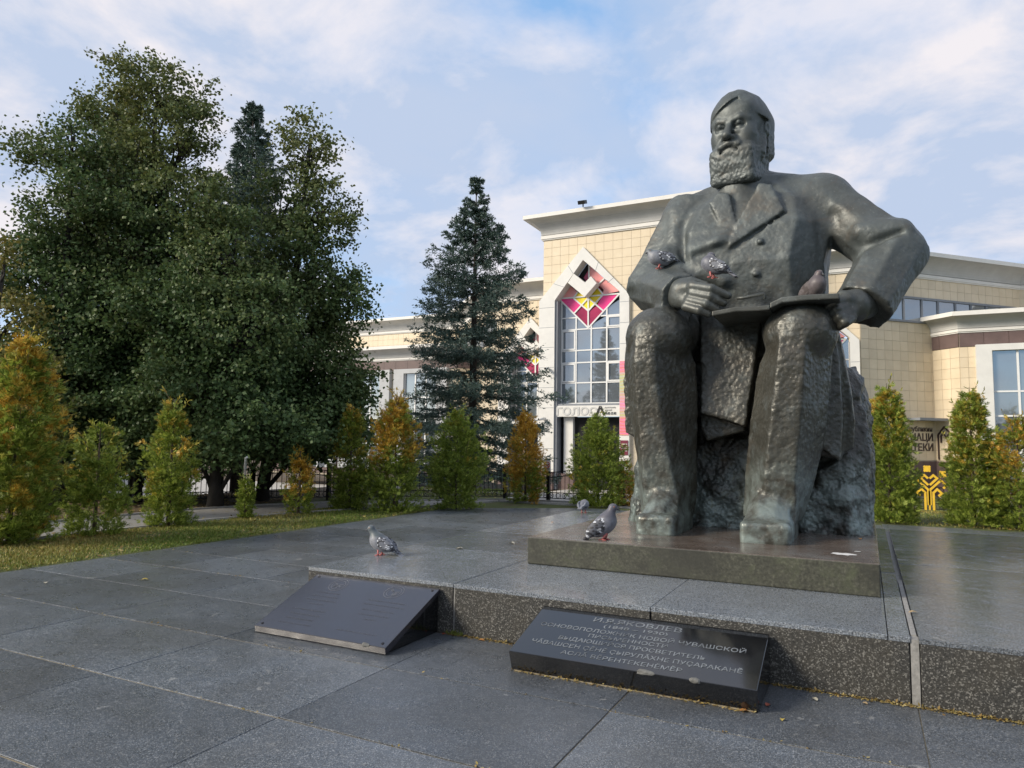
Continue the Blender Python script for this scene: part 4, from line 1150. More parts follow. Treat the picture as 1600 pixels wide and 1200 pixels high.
# ---- pole beside the small thuja
p = at(378, 806, 10.4)
po = tag(empty('stake_pole', (p[0], 10.4, 0)), 'thin weathered pole with a white bent tip beside the smallest thuja', 'pole')
hz = at(381, 716, 10.4)[2]
MB().tube([(0, 0, -.05), (.02, 0, hz*.5), (.035, 0, hz)], .022, 7).build('shaft', plain('weathered_wood', (.30, .27, .23), .85, 0, .3, 30), po, True)
MB().tube([(.033, 0, hz-.22), (.035, 0, hz+.01), (.085, 0, hz+.025)], .027, 7).build('white_tip', M_WHITE, po, True)
for z_ in (hz*.35, hz*.7): MB().tube([(.022+.03*math.cos(u), .03*math.sin(u), z_) for u in np.linspace(0, 2*math.pi, 9)], .006, 4, False).build('tie', M_IRON, po)

# ---- parked white hatchback seen through the left fence
def car(loc, rz, label):
    t = tag(empty('parked_car', loc, rz), label, 'car')
    M_P = NM('white_car_paint'); M_P.set('Base Color', (.72, .72, .72)); M_P.set('Roughness', .25); M_P.set('Coat Weight', .5)
    M_T = plain('tyre_rubber', (.02, .02, .02), .8); M_RIM = plain('wheel_rim', (.45, .45, .46), .35, .8)
    W_ = .84
    prof = [(-1.95, .28), (1.98, .28), (2.0, .55), (1.85, .74), (1.0, .90), (-1.65, .98), (-1.98, .86)]
    b_ = MB().prism([(x, -W_, z) for x, z in prof], (0, 0, 0), (0, 2*W_, 0)).build('body', M_P.m, t); bevel(b_, .09, 3, 25)
    cab = [(-1.85, .96), (1.0, .90), (.35, 1.40), (-1.2, 1.48), (-1.6, 1.42)]
    vs = [(x*1.0, s*(W_-.06 if z < 1.1 else W_-.2), z) for s in (-1, 1) for x, z in cab]; n = len(cab)
    m = MB(); m.add(vs, [tuple(range(n))[::-1], tuple(range(n, 2*n))]+[(i, (i+1) % n, n+(i+1) % n, n+i) for i in range(n)])
    bevel(m.build('cabin', M_P.m, t), .05, 3, 25)
    G = glass('car_glass', (.01, .012, .014))
    for s in (-1, 1):
        f = lambda x, z: (x, s*((W_-.06)-(z-.93)*.28+.012), z)
        for a in ([(-1.62, 1.0), (-.62, 1.0), (-.62, 1.36), (-1.25, 1.38)], [(-.55, 1.0), (.72, .98), (.25, 1.32), (-.55, 1.36)]):
            MB().prism([f(*q) for q in a], (0, 0, 0), (0, s*.006, 0)).build('side_window', G, t)
    MB().prism([(-1.87, -.62, 1.0), (-1.87, .62, 1.0), (-1.66, .54, 1.37), (-1.66, -.54, 1.37)], (0, 0, 0), (-.02, 0, 0)).build('rear_window', G, t)
    MB().prism([(1.0, -.7, .93), (1.0, .7, .93), (.40, .56, 1.36), (.40, -.56, 1.36)], (0, 0, 0), (.02, 0, .01)).build('windscreen', G, t)
    for s in (-1, 1):
        bevel(MB().box(-2.02, -1.86, s*.78-.07, s*.78+.07, .68, .95).build('tail_light', plain('lamp_red', (.55, .02, .02), .25), t), .02)
        MB().box(1.88, 2.0, s*.6-.14, s*.6+.14, .58, .72).build('headlight', M_RIM, t)
    for x in (-1.25, 1.25):
        for s in (-1, 1):
            wh = MB().tube([(x, s*(W_-.16), .31), (x, s*(W_+.02), .31)], .31, 18).build('wheel', M_T, t)
            MB().tube([(x, s*(W_+.0), .31), (x, s*(W_+.03), .31)], .19, 12).build('rim', M_RIM, wh)
    MB().box(-2.04, -1.96, -.26, .26, .45, .57).build('number_plate', M_WHITE, t)
    bevel(MB().box(-2.03, -1.9, -.8, .8, .28, .46).build('bumper', M_IRON, t), .03)
    return t
p = at(226, 757, 24.5)
car((p[0], 24.5, gz(p[0], 24.5)), rad(40), 'white hatchback parked beyond the fence, seen between the left tree trunks')
# ================================================================== the bronze statue (signed distance field, meshed)
class Field:
    """a signed distance field on a grid; solids are blended in and the zero level is meshed"""
    def __init__(s, lo, hi, h):
        s.lo = np.array(lo, float); s.h = h
        s.n = np.ceil((np.array(hi)-s.lo)/h).astype(int)+1
        s.ax = [s.lo[i] + h*np.arange(s.n[i]) for i in range(3)]
        s.d = np.full(s.n, 9.0, np.float32)
    def sub(s, lo, hi, pad):
        i0 = np.clip(np.floor((np.array(lo)-pad-s.lo)/s.h).astype(int), 0, s.n-1)
        i1 = np.clip(np.ceil((np.array(hi)+pad-s.lo)/s.h).astype(int)+1, 1, s.n)
        sl = tuple(slice(a, b) for a, b in zip(i0, i1))
        X = s.ax[0][sl[0]][:, None, None]; Y = s.ax[1][sl[1]][None, :, None]; Z = s.ax[2][sl[2]][None, None, :]
        return sl, X, Y, Z
    def op(s, prim, k=0.0, mode='u'):
        fn, lo, hi = prim
        sl, X, Y, Z = s.sub(lo, hi, max(k, 0.0)+3*s.h)
        if min(x.stop-x.start for x in sl) <= 0: return
        e = np.broadcast_to(fn(X, Y, Z), s.d[sl].shape)
        a = s.d[sl]
        if mode == 'u':
            r = np.minimum(a, e)
            if k > 0:
                hh = np.clip(k-np.abs(a-e), 0, None)/k
                r = r - hh*hh*k*0.25
        else:
            e = -e
            r = np.maximum(a, e)
            if k > 0:
                hh = np.clip(k-np.abs(a-e), 0, None)/k
                r = r + hh*hh*k*0.25
        s.d[sl] = r
    def mesh(s):
        """naive surface nets -> vertices, quads"""
        d = s.d; ins = d < 0
        c = np.zeros(np.array(d.shape)-1, np.int8)
        for i in (0, 1):
            for j in (0, 1):
                for k in (0, 1):
                    c += ins[i:d.shape[0]-1+i, j:d.shape[1]-1+j, k:d.shape[2]-1+k]
        act = (c > 0) & (c < 8)
        idx = np.full(act.shape, -1, np.int32)
        I = np.argwhere(act); idx[act] = np.arange(len(I))
        acc = np.zeros((len(I), 3)); cnt = np.zeros(len(I))
        cor = [(i, j, k) for i in (0, 1) for j in (0, 1) for k in (0, 1)]
        for u in cor:
            for v in cor:
                if sum(v)-sum(u) == 1 and sum(abs(a-b) for a, b in zip(u, v)) == 1:
                    d0 = d[I[:, 0]+u[0], I[:, 1]+u[1], I[:, 2]+u[2]]; d1 = d[I[:, 0]+v[0], I[:, 1]+v[1], I[:, 2]+v[2]]
                    m = (d0 < 0) != (d1 < 0)
                    t = np.where(m, d0/np.where(m, d0-d1, 1), 0)
                    p = np.array(u)[None]+t[:, None]*(np.array(v)-np.array(u))[None]
                    acc[m] += p[m]; cnt[m] += 1
        V = s.lo + s.h*(I + acc/np.maximum(cnt, 1)[:, None])
        Q = []
        for ax in range(3):
            o = [a for a in range(3) if a != ax]
            A = ins[tuple(slice(0, -1) if a == ax else slice(1, -1) for a in range(3))]
            B = ins[tuple(slice(1, None) if a == ax else slice(1, -1) for a in range(3))]
            for flip, m in ((False, A & ~B), (True, ~A & B)):
                E = np.argwhere(m)
                if not len(E): continue
                E = E + np.array([0 if a == ax else 1 for a in range(3)])
                q = []
                for (p, r) in ((-1, -1), (0, -1), (0, 0), (-1, 0)):
                    J = E.copy(); J[:, o[0]] += p; J[:, o[1]] += r
                    q.append(idx[J[:, 0], J[:, 1], J[:, 2]])
                q = np.stack(q, 1)
                if flip != (ax == 1): q = q[:, ::-1]
                Q.append(q)
        return V, np.concatenate(Q)

def _bb(pts, r): 
    P = np.array(pts, float); return P.min(0)-r, P.max(0)+r
def sdcap(A, B, ra, rb=None):
    rb = ra if rb is None else rb
    A, B = np.array(A, float), np.array(B, float); D = B-A; L = D@D+1e-12
    def fn(X, Y, Z):
        t = np.clip(((X-A[0])*D[0]+(Y-A[1])*D[1]+(Z-A[2])*D[2])/L, 0, 1)
        return np.sqrt((X-A[0]-t*D[0])**2+(Y-A[1]-t*D[1])**2+(Z-A[2]-t*D[2])**2) - (ra+(rb-ra)*t)
    return (fn, *_bb([A, B], max(ra, rb)))
def sdell(C, R, B=None):
    """ellipsoid; B = 3x3 rows of axes"""
    C = np.array(C, float); R = np.array(R, float); B = np.eye(3) if B is None else np.array(B)
    def fn(X, Y, Z):
        x, y, z = X-C[0], Y-C[1], Z-C[2]
        u = [(x*b[0]+y*b[1]+z*b[2]) for b in B]
        k0 = np.sqrt(sum((a/r)**2 for a, r in zip(u, R))); k1 = np.sqrt(sum((a/r**2)**2 for a, r in zip(u, R)))
        return k0*(k0-1)/np.maximum(k1, 1e-6)
    return (fn, *_bb([C], max(R)))
def sdbox(C, Hs, rd=0.0, B=None):
    C = np.array(C, float); Hs = np.array(Hs, float)-rd; B = np.eye(3) if B is None else np.array(B)
    def fn(X, Y, Z):
        x, y, z = X-C[0], Y-C[1], Z-C[2]
        q = [np.abs(x*b[0]+y*b[1]+z*b[2])-h for b, h in zip(B, Hs)]
        return np.sqrt(sum(np.maximum(a, 0)**2 for a in q)) + np.minimum(np.maximum(q[0], np.maximum(q[1], q[2])), 0) - rd
    return (fn, *_bb([C], np.linalg.norm(Hs)+rd))
def sdlimb(A, B, ra, rb, up, facets, cap=0.6):
    """tapered limb whose cross-section is a polygon of facets (angle in degrees, radius factor)"""
    A, B = np.array(A, float), np.array(B, float); D = B-A; L = np.linalg.norm(D); D = D/L
    x = np.cross(np.array(up, float), D); x /= np.linalg.norm(x); y = np.cross(D, x)
    def fn(X, Y, Z):
        px, py, pz = X-A[0], Y-A[1], Z-A[2]
        t = px*D[0]+py*D[1]+pz*D[2]
        tc = np.clip(t/L, 0, 1); r = ra+(rb-ra)*tc
        u = px*x[0]+py*x[1]+pz*x[2]; v = px*y[0]+py*y[1]+pz*y[2]
        e = np.maximum(-t-cap*ra, t-L-cap*rb)
        d = e
        for a, f in facets:
            c, s_ = math.cos(rad(a)), math.sin(rad(a))
            d = np.maximum(d, u*c+v*s_-r*f)
        rr = np.sqrt((px-D[0]*tc*L)**2+(py-D[1]*tc*L)**2+(pz-D[2]*tc*L)**2)-r*1.12
        return np.maximum(d, rr)
    return (fn, *_bb([A, B], max(ra, rb)*1.3))
def sdloft(levels, rnd=0.0, warp=None):
    """convex polygons (same vertex count, counter-clockwise from above) at rising z"""
    zs = np.array([l[0] for l in levels]); P = np.array([l[1] for l in levels], float)
    def fn(X, Y, Z):
        if warp is not None: X, Y, Z = warp(X, Y, Z)
        zz = np.clip(Z, zs[0], zs[-1])
        vx = [np.interp(zz, zs, P[:, i, 0]) for i in range(P.shape[1])]; vy = [np.interp(zz, zs, P[:, i, 1]) for i in range(P.shape[1])]
        d = np.maximum(zs[0]-Z, Z-zs[-1])
        n = P.shape[1]
        for i in range(n):
            j = (i+1) % n
            ex, ey = vx[j]-vx[i], vy[j]-vy[i]; l = np.sqrt(ex*ex+ey*ey)+1e-6
            d = np.maximum(d, ((X-vx[i])*ey-(Y-vy[i])*ex)/l)
        return d-rnd
    lo = np.array([P[..., 0].min(), P[..., 1].min(), zs[0]])-rnd; hi = np.array([P[..., 0].max(), P[..., 1].max(), zs[-1]])+rnd
    return (fn, lo, hi)
def sdslab(poly, b0, b1, tilt=0.0, rnd=0.0, tx=0.0):
    """convex polygon in the x-z plane, b0..b1 thick; tilt moves it in y with z, tx with x"""
    P = np.array(poly, float); c = P.mean(0)
    area = sum(P[i, 0]*P[(i+1) % len(P), 1]-P[(i+1) % len(P), 0]*P[i, 1] for i in range(len(P)))
    if area < 0: P = P[::-1]
    def fn(X, Y, Z):
        Yq = Y-tilt*(Z-c[1])-tx*(X-c[0])
        d = np.maximum(b0-Yq, Yq-b1)
        for i in range(len(P)):
            j = (i+1) % len(P); ex, ez = P[j]-P[i]; l = math.hypot(ex, ez)
            d = np.maximum(d, ((X-P[i, 0])*ez-(Z-P[i, 1])*ex)/l)
        return d-rnd
    e = max(abs(tilt)*(P[:, 1].max()-P[:, 1].min()), abs(tx)*(P[:, 0].max()-P[:, 0].min()))
    return (fn, np.array([P[:, 0].min(), b0-e, P[:, 1].min()])-rnd, np.array([P[:, 0].max(), b1+e, P[:, 1].max()])+rnd)
def wob(X, Y, Z, s, seed=0):
    """cheap smooth wobble"""
    r = np.random.RandomState(seed); o = 0
    for i in range(5):
        v = r.normal(size=3); v *= s/np.linalg.norm(v)*(1+.7*i*.5); ph = r.uniform(0, 6.28)
        o = o + np.sin(v[0]*X+v[1]*Y+v[2]*Z+ph)/(1+.5*i)
    return o/3.0
_LAT = np.random.RandomState(99).uniform(-1, 1, (40, 40, 40)).astype(np.float32)
def vnoise(X, Y, Z, s):
    """lattice noise, cell size 1/s"""
    X, Y, Z = np.broadcast_arrays(X*s+100, Y*s+100, Z*s+100)
    ix, iy, iz = (np.floor(a).astype(int) for a in (X, Y, Z)); fx, fy, fz = X-ix, Y-iy, Z-iz
    fx, fy, fz = (a*a*(3-2*a) for a in (fx, fy, fz)); o = 0
    for i in (0, 1):
        for j in (0, 1):
            for k in (0, 1):
                o = o+_LAT[(ix+i) % 40, (iy+j) % 40, (iz+k) % 40]*(fx if i else 1-fx)*(fy if j else 1-fy)*(fz if k else 1-fz)
    return o
S = lambda x, y, b: np.array(at(x, y, b))
OCT = [(a, 1.0) for a in range(0, 360, 45)]
HEX = [(a, 1.0) for a in range(0, 360, 60)]

def leg_levels(rows):
    L = []
    for (y, fl, fr, l, r, bf) in rows:
        z = at((fl+fr)/2, y, bf)[2]
        a = [at(fl, y, bf)[0], at(fr, y, bf)[0], at(r, y, bf+.42)[0], at(r, y, bf+.72)[0], at(l, y, bf+.72)[0], at(l, y, bf+.36)[0]]
        P = [(a[0], bf), (a[1], bf), (a[2], bf+.42), (a[3]-.10, bf+.86), (a[4]+.10, bf+.86), (a[5], bf+.36)]
        L.append((z, P))
    return sorted(L, key=lambda q: q[0])

def rect8(a0, a1, b0, b1, cf, cb):
    return [(a0+cf, b0), (a1-cf, b0), (a1, b0+cf), (a1, b1-cb), (a1-cb, b1), (a0+cb, b1), (a0, b1-cb), (a0, b0+cf)]

def build_body():
    G = Field((-2.9, 6.5, .55), (.75, 9.6, 4.75), .02)
    # torso
    G.op(sdloft([(2.45, rect8(-1.98, -.32, 7.85, 9.1, .25, .35)), (2.95, rect8(-1.98, -.34, 7.68, 9.1, .30, .35)),
                 (3.45, rect8(-1.96, -.34, 7.60, 9.1, .32, .4)), (3.85, rect8(-1.98, -.28, 7.66, 9.05, .30, .4)),
                 (4.15, rect8(-1.86, -.34, 7.80, 8.95, .28, .4)), (4.36, rect8(-1.62, -.55, 7.98, 8.8, .25, .3)), (4.44, rect8(-1.5, -.7, 8.02, 8.75, .25, .3))]))
    nk = S(1160, 300, 8.3)
    shl, shr = S(1076, 345, 8.25), S(1284, 318, 8.25)
    G.op(sdcap(nk+np.array([-.15, 0, -.12]), shl, .26, .27), .22)
    G.op(sdcap(nk+np.array([.2, 0, -.10]), shr, .30, .27), .15)
    # his right arm (left in the photo)
    el = S(1021, 449, 8.0)
    G.op(sdlimb(shl, el, .29, .275, (0, -1, .3), [(0, 1), (50, 1), (105, 1), (160, 1), (215, 1), (270, .95), (320, 1)]), .10)
    wl = S(1062, 462, 7.4)
    G.op(sdlimb(el, wl, .275, .225, (0, -.2, 1), OCT, .35), .06)
    # his left arm (right in the photo)
    er = S(1397, 396, 8.0)
    G.op(sdcap(shr+np.array([-.10, 0, -.02]), shr, .30, .285), .10); G.op(sdcap(shr, er, .280, .265), .12)
    G.op(sdlimb(shr, er, .262, .258, (0, -1, .4), [(20, .98), (75, 1), (125, 1), (180, 1), (240, 1), (300, 1)], .0), .05)
    G.op(sdcap(er, er+np.array([-.03, -.02, -.06]), .278, .275), .10)
    wr = S(1351, 476, 7.62)
    G.op(sdlimb(er, wr, .285, .262, (.6, -1, .5), [(0, .97), (40, 1), (80, .97), (125, 1), (180, 1), (240, 1), (300, 1)], .16), .09)
    G.op(sdcap(S(1325, 480, 7.5), S(1340, 478, 7.36), .17, .16), .0, 's')     # open cuff
    # thighs
    kl, kr = S(1026, 524, 7.33), S(1252, 519, 7.28)
    G.op(sdcap(kl, (-1.75, 8.6, 2.8), .29, .38), .08); G.op(sdell(S(1029, 528, 7.32), (.345, .33, .30)), .05)
    G.op(sdcap(kr, (-.72, 8.6, 2.8), .30, .38), .08); G.op(sdell(S(1250, 522, 7.30), (.345, .35, .31)), .05)
    # shins (trousers with sharp creases)
    G.op(sdloft(leg_levels([(500, 1012, 1026, 1004, 1040, 7.20), (512, 1000, 1026, 990, 1056, 7.08), (532, 992, 1023, 978, 1074, 7.0), (565, 990, 1023, 975, 1088, 6.98), (620, 993, 1028, 981, 1090, 7.02),
                            (670, 998, 1036, 988, 1090, 7.06), (727, 1003, 1047, 997, 1089, 7.1), (765, 1005, 1056, 1000, 1089, 7.14), (808, 1005, 1052, 1002, 1087, 7.22)])), .05)
    G.op(sdloft(leg_levels([(492, 1234, 1254, 1226, 1270, 7.16), (504, 1224, 1257, 1213, 1286, 7.04), (524, 1218, 1258, 1202, 1296, 6.96), (560, 1215, 1257, 1186, 1301, 6.93), (640, 1206, 1252, 1174, 1294, 6.95),
                            (700, 1199, 1246, 1168, 1286, 6.98), (750, 1195, 1243, 1164, 1274, 7.02), (815, 1192, 1243, 1160, 1256, 7.1)])), .05)
    # shoes
    for (a0, a1, b0, x, yi, bi) in ((-2.05, -1.66, 6.80, 1036, 775, 7.2), (-1.06, -.62, 6.73, 1207, 780, 7.12)):
        am = (a0+a1)/2; w_ = (a1-a0)/2
        G.op(sdbox((am, b0+.42, .72), (w_, .42, .115), .05), .02)
        G.op(sdloft([(.72, rect8(a0+.01, a1-.01, b0+.05, b0+.8, .10, .05)), (.88, rect8(a0+.03, a1-.03, b0+.14, b0+.8, .12, .05)),
                     (1.08, rect8(am-.17, am+.17, b0+.36, b0+.8, .08, .05)), (1.22, rect8(am-.14, am+.14, b0+.43, b0+.8, .06, .05))]), .05)
    # coat panel between the legs
    q = lambda pts, b: [at(x, y, b)[::2] for x, y in pts]
    G.op(sdslab(q([(1092, 478), (1192, 478), (1184, 540), (1172, 668), (1098, 646)], 7.62), 7.58, 7.78, .16), .03)
    G.op(sdslab(q([(1096, 600), (1172, 610), (1166, 674), (1106, 689), (1097, 672)], 7.74), 7.68, 7.86, .05), .02)
    G.op(sdbox((-1.32, 8.25, 2.25), (.56, .32, .42), .06), .04)
    # coat tails beside his left leg
    G.op(sdslab(q([(1278, 470), (1302, 480), (1316, 540), (1330, 610), (1336, 660), (1334, 700), (1306, 716), (1284, 712)], 8.1), 7.66, 8.95, -.10, tx=.35), .05)
    G.op(sdslab(q([(1286, 490), (1300, 500), (1312, 560), (1318, 650), (1314, 720), (1286, 700)], 7.75), 7.5, 7.9, .05, tx=.3), .03)
    G.op(sdslab(q([(1276, 700), (1330, 690), (1350, 775), (1340, 800), (1280, 760)], 8.3), 8.2, 8.8, -.1), .05)
    # coat tails beside his right leg
    G.op(sdslab(q([(996, 540), (1030, 520), (1012, 690), (988, 676), (986, 600)], 8.1), 7.8, 8.9, -.05), .08)
    # lapels, front edge, buttons, pockets
    Lp = lambda pts, b: q(pts, b)
    G.op(sdslab(q([(1138, 290), (1182, 288), (1158, 336)], 7.85), 7.3, 7.83, .55), .02, 's')
    G.op(sdslab(Lp([(1184, 282), (1204, 284), (1226, 328), (1184, 358), (1142, 387), (1152, 345)], 7.66), 7.67, 7.9, .22), .015)
    G.op(sdcap(S(1142, 391, 7.60), S(1226, 333, 7.72), .030, .014), .012, 's')
    G.op(sdslab(Lp([(1120, 296), (1138, 300), (1150, 345), (1143, 384), (1126, 352), (1096, 330)], 7.70), 7.70, 7.95, .24), .02)
    G.op(sdcap(S(1078, 333, 7.76), S(1092, 339, 7.72), .022, .016), .006, 's')
    G.op(sdcap(S(1127, 351, 7.66), S(1148, 359, 7.63), .018, .016), .006, 's')
    G.op(sdcap(S(1141, 390, 7.60), S(1134, 472, 7.575), .018, .018), .012, 's')
    for x, y in ((1188, 377), (1181, 428), (1118, 380)):
        G.op(sdell(S(x, y, 7.612), (.038, .03, .033)), .012)
    for p0, p1, b0, b1, r in (((1085, 392), (1128, 376), 7.66, 7.63, .05), ((1056, 335), (1060, 425), 8.0, 7.74, .05),
                              ((1345, 362), (1410, 352), 7.80, 7.82, .05), ((1100, 425), (1130, 440), 7.62, 7.60, .05), ((1040, 398), (1075, 432), 7.72, 7.62, .05)):
        G.op(sdcap(S(*p0, b0), S(*p1, b1), r, r*.6), .16)
    for p0, p1, b0, b1, r in (((1066, 352), (1070, 436), 7.80, 7.66, .03), ((1338, 392), (1408, 364), 7.72, 7.74, .03), ((1284, 350), (1288, 392), 7.82, 7.84, .03),
                              ((1086, 400), (1128, 386), 7.58, 7.56, .014), ((1166, 388), (1214, 394), 7.57, 7.58, .014), ((1300, 335), (1322, 384), 7.88, 7.76, .03)):
        G.op(sdcap(S(*p0, b0), S(*p1, b1), r, r*.5), .08, 's')
    # neck, shirt
    G.op(sdcap(S(1158, 320, 8.1), S(1158, 255, 8.15), .27, .27), .06)
    # hammered hand-worked surface
    sl, X, Y, Z = G.sub(G.lo, G.lo+G.h*G.n, 0)
    G.d += (.004*vnoise(X, Y, Z, 7.5) + np.interp(Z, [1.0, 2.6, 3.2, 4.8], [.0055, .0055, .004, .003])*vnoise(X, Y, Z, 17)).astype(np.float32)
    return G.mesh()

def build_hands():
    out = []
    G = Field(S(1020, 505, 7.0)-np.array([.1, .35, .12]), S(1150, 425, 7.0)+np.array([.1, .75, .12]), .011)
    w0 = S(1050, 458, 7.42); kn = S(1084, 455, 7.18)
    G.op(sdcap(w0, S(1066, 457, 7.3), .13, .13))
    G.op(sdcap(S(1064, 452, 7.3), S(1084, 449, 7.19), .10, .075), .05)
    G.op(sdcap(S(1060, 468, 7.3), S(1078, 472, 7.2), .10, .075), .05)
    for i, (bx, by, mx, my, tx, ty) in enumerate(((1083, 447, 1112, 451, 1138, 462), (1082, 458, 1110, 463, 1131, 474), (1078, 469, 1104, 475, 1121, 484), (1072, 479, 1093, 485, 1107, 491))):
        G.op(sdcap(S(bx, by, 7.16), S(mx, my, 7.06+.01*i), .052, .046), .02)
        G.op(sdcap(S(mx, my, 7.06+.01*i), S(tx, ty, 7.12), .046, .036), .012)
    G.op(sdcap(S(1056, 446, 7.3), S(1080, 440, 7.28), .065, .05), .03)
    G.op(sdcap(S(1080, 440, 7.28), S(1104, 446, 7.24), .05, .038), .02)
    out.append(G.mesh())
    G = Field(S(1275, 525, 7.0)-np.array([.1, .3, .1]), S(1365, 445, 7.0)+np.array([.1, .9, .12]), .011)
    G.op(sdcap(S(1350, 477, 7.6), S(1336, 476, 7.42), .14, .14))
    G.op(sdcap(S(1336, 470, 7.42), S(1322, 468, 7.28), .10, .075), .05)
    G.op(sdcap(S(1338, 487, 7.42), S(1326, 488, 7.3), .10, .075), .05)
    for bx, by, mx, my, tx, ty in ((1322, 468, 1305, 471, 1292, 481), (1323, 478, 1308, 483, 1296, 493), (1326, 488, 1312, 495, 1302, 504), (1330, 497, 1320, 504, 1311, 511)):
        G.op(sdcap(S(bx, by, 7.27), S(mx, my, 7.16), .05, .045), .02)
        G.op(sdcap(S(mx, my, 7.16), S(tx, ty, 7.2), .045, .036), .012)
    G.op(sdcap(S(1336, 464, 7.36), S(1314, 460, 7.3), .055, .04), .03)
    out.append(G.mesh())
    return out

def build_head():
    K = .875; C = S(1158, 219, 8.06)
    f = np.array([-.25, -.96, -.13]); f /= np.linalg.norm(f)
    r = np.cross((0, 0, 1), f); r /= np.linalg.norm(r)      # towards his left, the right of the photo
    # a slight lean of the head
    u = np.cross(f, r); tl = rad(-1.5); r, u = r*math.cos(tl)+u*math.sin(tl), u*math.cos(tl)-r*math.sin(tl)
    B = [r, f, u]
    P = lambda a, b, c: C + K*(a*r + b*f + c*u)
    E = lambda c, R: sdell(P(*c), K*np.array(R), B)
    X_ = lambda c, h, rd: sdbox(P(*c), K*np.array(h), K*rd, B)
    cap = lambda a, b, ra, rb=None: sdcap(P(*a), P(*b), K*ra, None if rb is None else K*rb)
    G = Field(C-.74, C+.74, .0100)
    G.op(E((0, -.03, .21), (.325, .40, .385)))
    G.op(X_((0, .08, .03), (.275, .27, .40), .13), .06)              # face block
    G.op(X_((0, -.02, -.25), (.26, .28, .25), .1), .05)
    # forehead, brow, cheeks
    G.op(E((0, .155, .25), (.262, .18, .21)), .05)
    for sg in (-1, 1):
        G.op(cap((sg*.05, .352, .160), (sg*.135, .338, .186), .040, .040), .028); G.op(cap((sg*.135, .338, .186), (sg*.225, .275, .165), .040, .032), .028)
        G.op(E((sg*.185, .235, -.015), (.095, .09, .10)), .06)
    # eye sockets
    for sg in (-1, 1):
        G.op(E((sg*.122, .368, .094), (.088, .082, .048)), .026, 's')
    for sg in (-1, 1):
        G.op(E((sg*.122, .285, .092), (.062, .06, .05)), .006)
        G.op(cap((sg*.065, .322, .115), (sg*.125, .347, .127), .021, .026), .008)   # upper lids
        G.op(cap((sg*.125, .347, .127), (sg*.19, .292, .104), .026, .018), .008)
        G.op(cap((sg*.07, .325, .068), (sg*.13, .333, .052), .013, .014), .010)     # lower lids
        G.op(cap((sg*.13, .333, .052), (sg*.185, .295, .075), .014, .010), .010)
        G.op(cap((sg*.085, .335, .02), (sg*.18, .30, .03), .022, .016), .03)        # bags
    # nose
    G.op(cap((0, .345, .140), (0, .450, -.025), .036, .055), .025)
    G.op(E((0, .458, -.040), (.056, .052, .046)), .02)
    for sg in (-1, 1):
        G.op(E((sg*.052, .395, -.05), (.036, .05, .034)), .015)
        G.op(E((sg*.026, .42, -.088), (.018, .026, .02)), .006, 's')
        G.op(cap((sg*.07, .37, -.07), (sg*.15, .31, -.15), .03, .03), .04)
    # beard block
    def bw(X, Y, Z): return X, Y, Z
    G.op(X_((0, .10, -.385), (.290, .285, .232), .06), .03)
    G.op(X_((0, .05, -.18), (.298, .22, .22), .09), .04)
    G.op(X_((0, .20, -.30), (.23, .20, .17), .10), .05)
    for sg in (-1, 1):
        G.op(cap((sg*.295, .02, .06), (sg*.285, .12, -.25), .05, .07), .04)
    # moustache, mouth
    for sg in (-1, 1):
        G.op(cap((sg*.015, .408, -.125), (sg*.11, .375, -.152), .040, .046), .012)
        G.op(cap((sg*.11, .375, -.152), (sg*.20, .30, -.235), .046, .028), .02)
        G.op(cap((sg*.0, .43, -.192), (sg*.10, .40, -.212), .016, .013), .008, 's')
        G.op(cap((sg*.10, .40, -.212), (sg*.17, .345, -.262), .013, .010), .008, 's')
    G.op(E((0, .362, -.222), (.07, .045, .026)), .012)
    # hair: a shell with a diagonal fringe and straight sides
    def hair(X, Y, Z):
        x, y, z = (X-C[0])/K, (Y-C[1])/K, (Z-C[2])/K
        a = x*r[0]+y*r[1]+z*r[2]; b = x*f[0]+y*f[1]+z*f[2]; c = x*u[0]+y*u[1]+z*u[2]
        k0 = np.sqrt((a/.358)**2+((b-.005)/.425)**2+((c-.200)/.425)**2)
        sh = (k0-1)*.37+.024*np.clip((a-.04)/.15, 0, 1)*np.clip((b+.12)/.15, 0, 1)
        qx, qy, qz = np.abs(a)-.350+.13, np.abs(b+.09)-.22+.13, np.abs(c+.02)-.31+.13
        bx = np.sqrt(np.maximum(qx, 0)**2+np.maximum(qy, 0)**2+np.maximum(qz, 0)**2)+np.minimum(np.maximum(qx, np.maximum(qy, qz)), 0)-.13
        k_ = np.clip(.12-np.abs(sh-bx), 0, None)/.12
        d = np.minimum(sh, bx)-k_*k_*.03
        # cut away the face: the fringe falls from the parting (a = .06) to the temple on his right
        fringe = np.where(a < .10, .455+.62*(a-.10), .455-1.1*(a-.10))-c      # > 0 below the hair line
        front = b-.0-.10*np.clip(c-.12, 0, 1)+.12*np.clip(-a, 0, 1)
        keep = np.minimum(front, fringe*.8)
        return np.maximum(d, keep)*K
    G.op((hair, C-.62, C+.72), .022)
    # ears
    for sg in (-1, 1):
        G.op(E((sg*.345, .02, .055), (.035, .055, .095)), .015)
        G.op(E((sg*.375, .045, .06), (.02, .025, .055)), .01, 's')
    sl, X, Y, Z = G.sub(G.lo, G.lo+G.h*G.n, 0)
    x, y, z = (X-C[0])/K, (Y-C[1])/K, (Z-C[2])/K
    c = x*u[0]+y*u[1]+z*u[2]; b = x*f[0]+y*f[1]+z*f[2]; a = x*r[0]+y*r[1]+z*r[2]
    bm_ = np.clip((-.20-c-.35*np.abs(a)*0)/.06, 0, 1) + .8*np.clip((np.abs(a)-.25)/.04, 0, 1)*np.clip((.10-c)/.1, 0, 1)
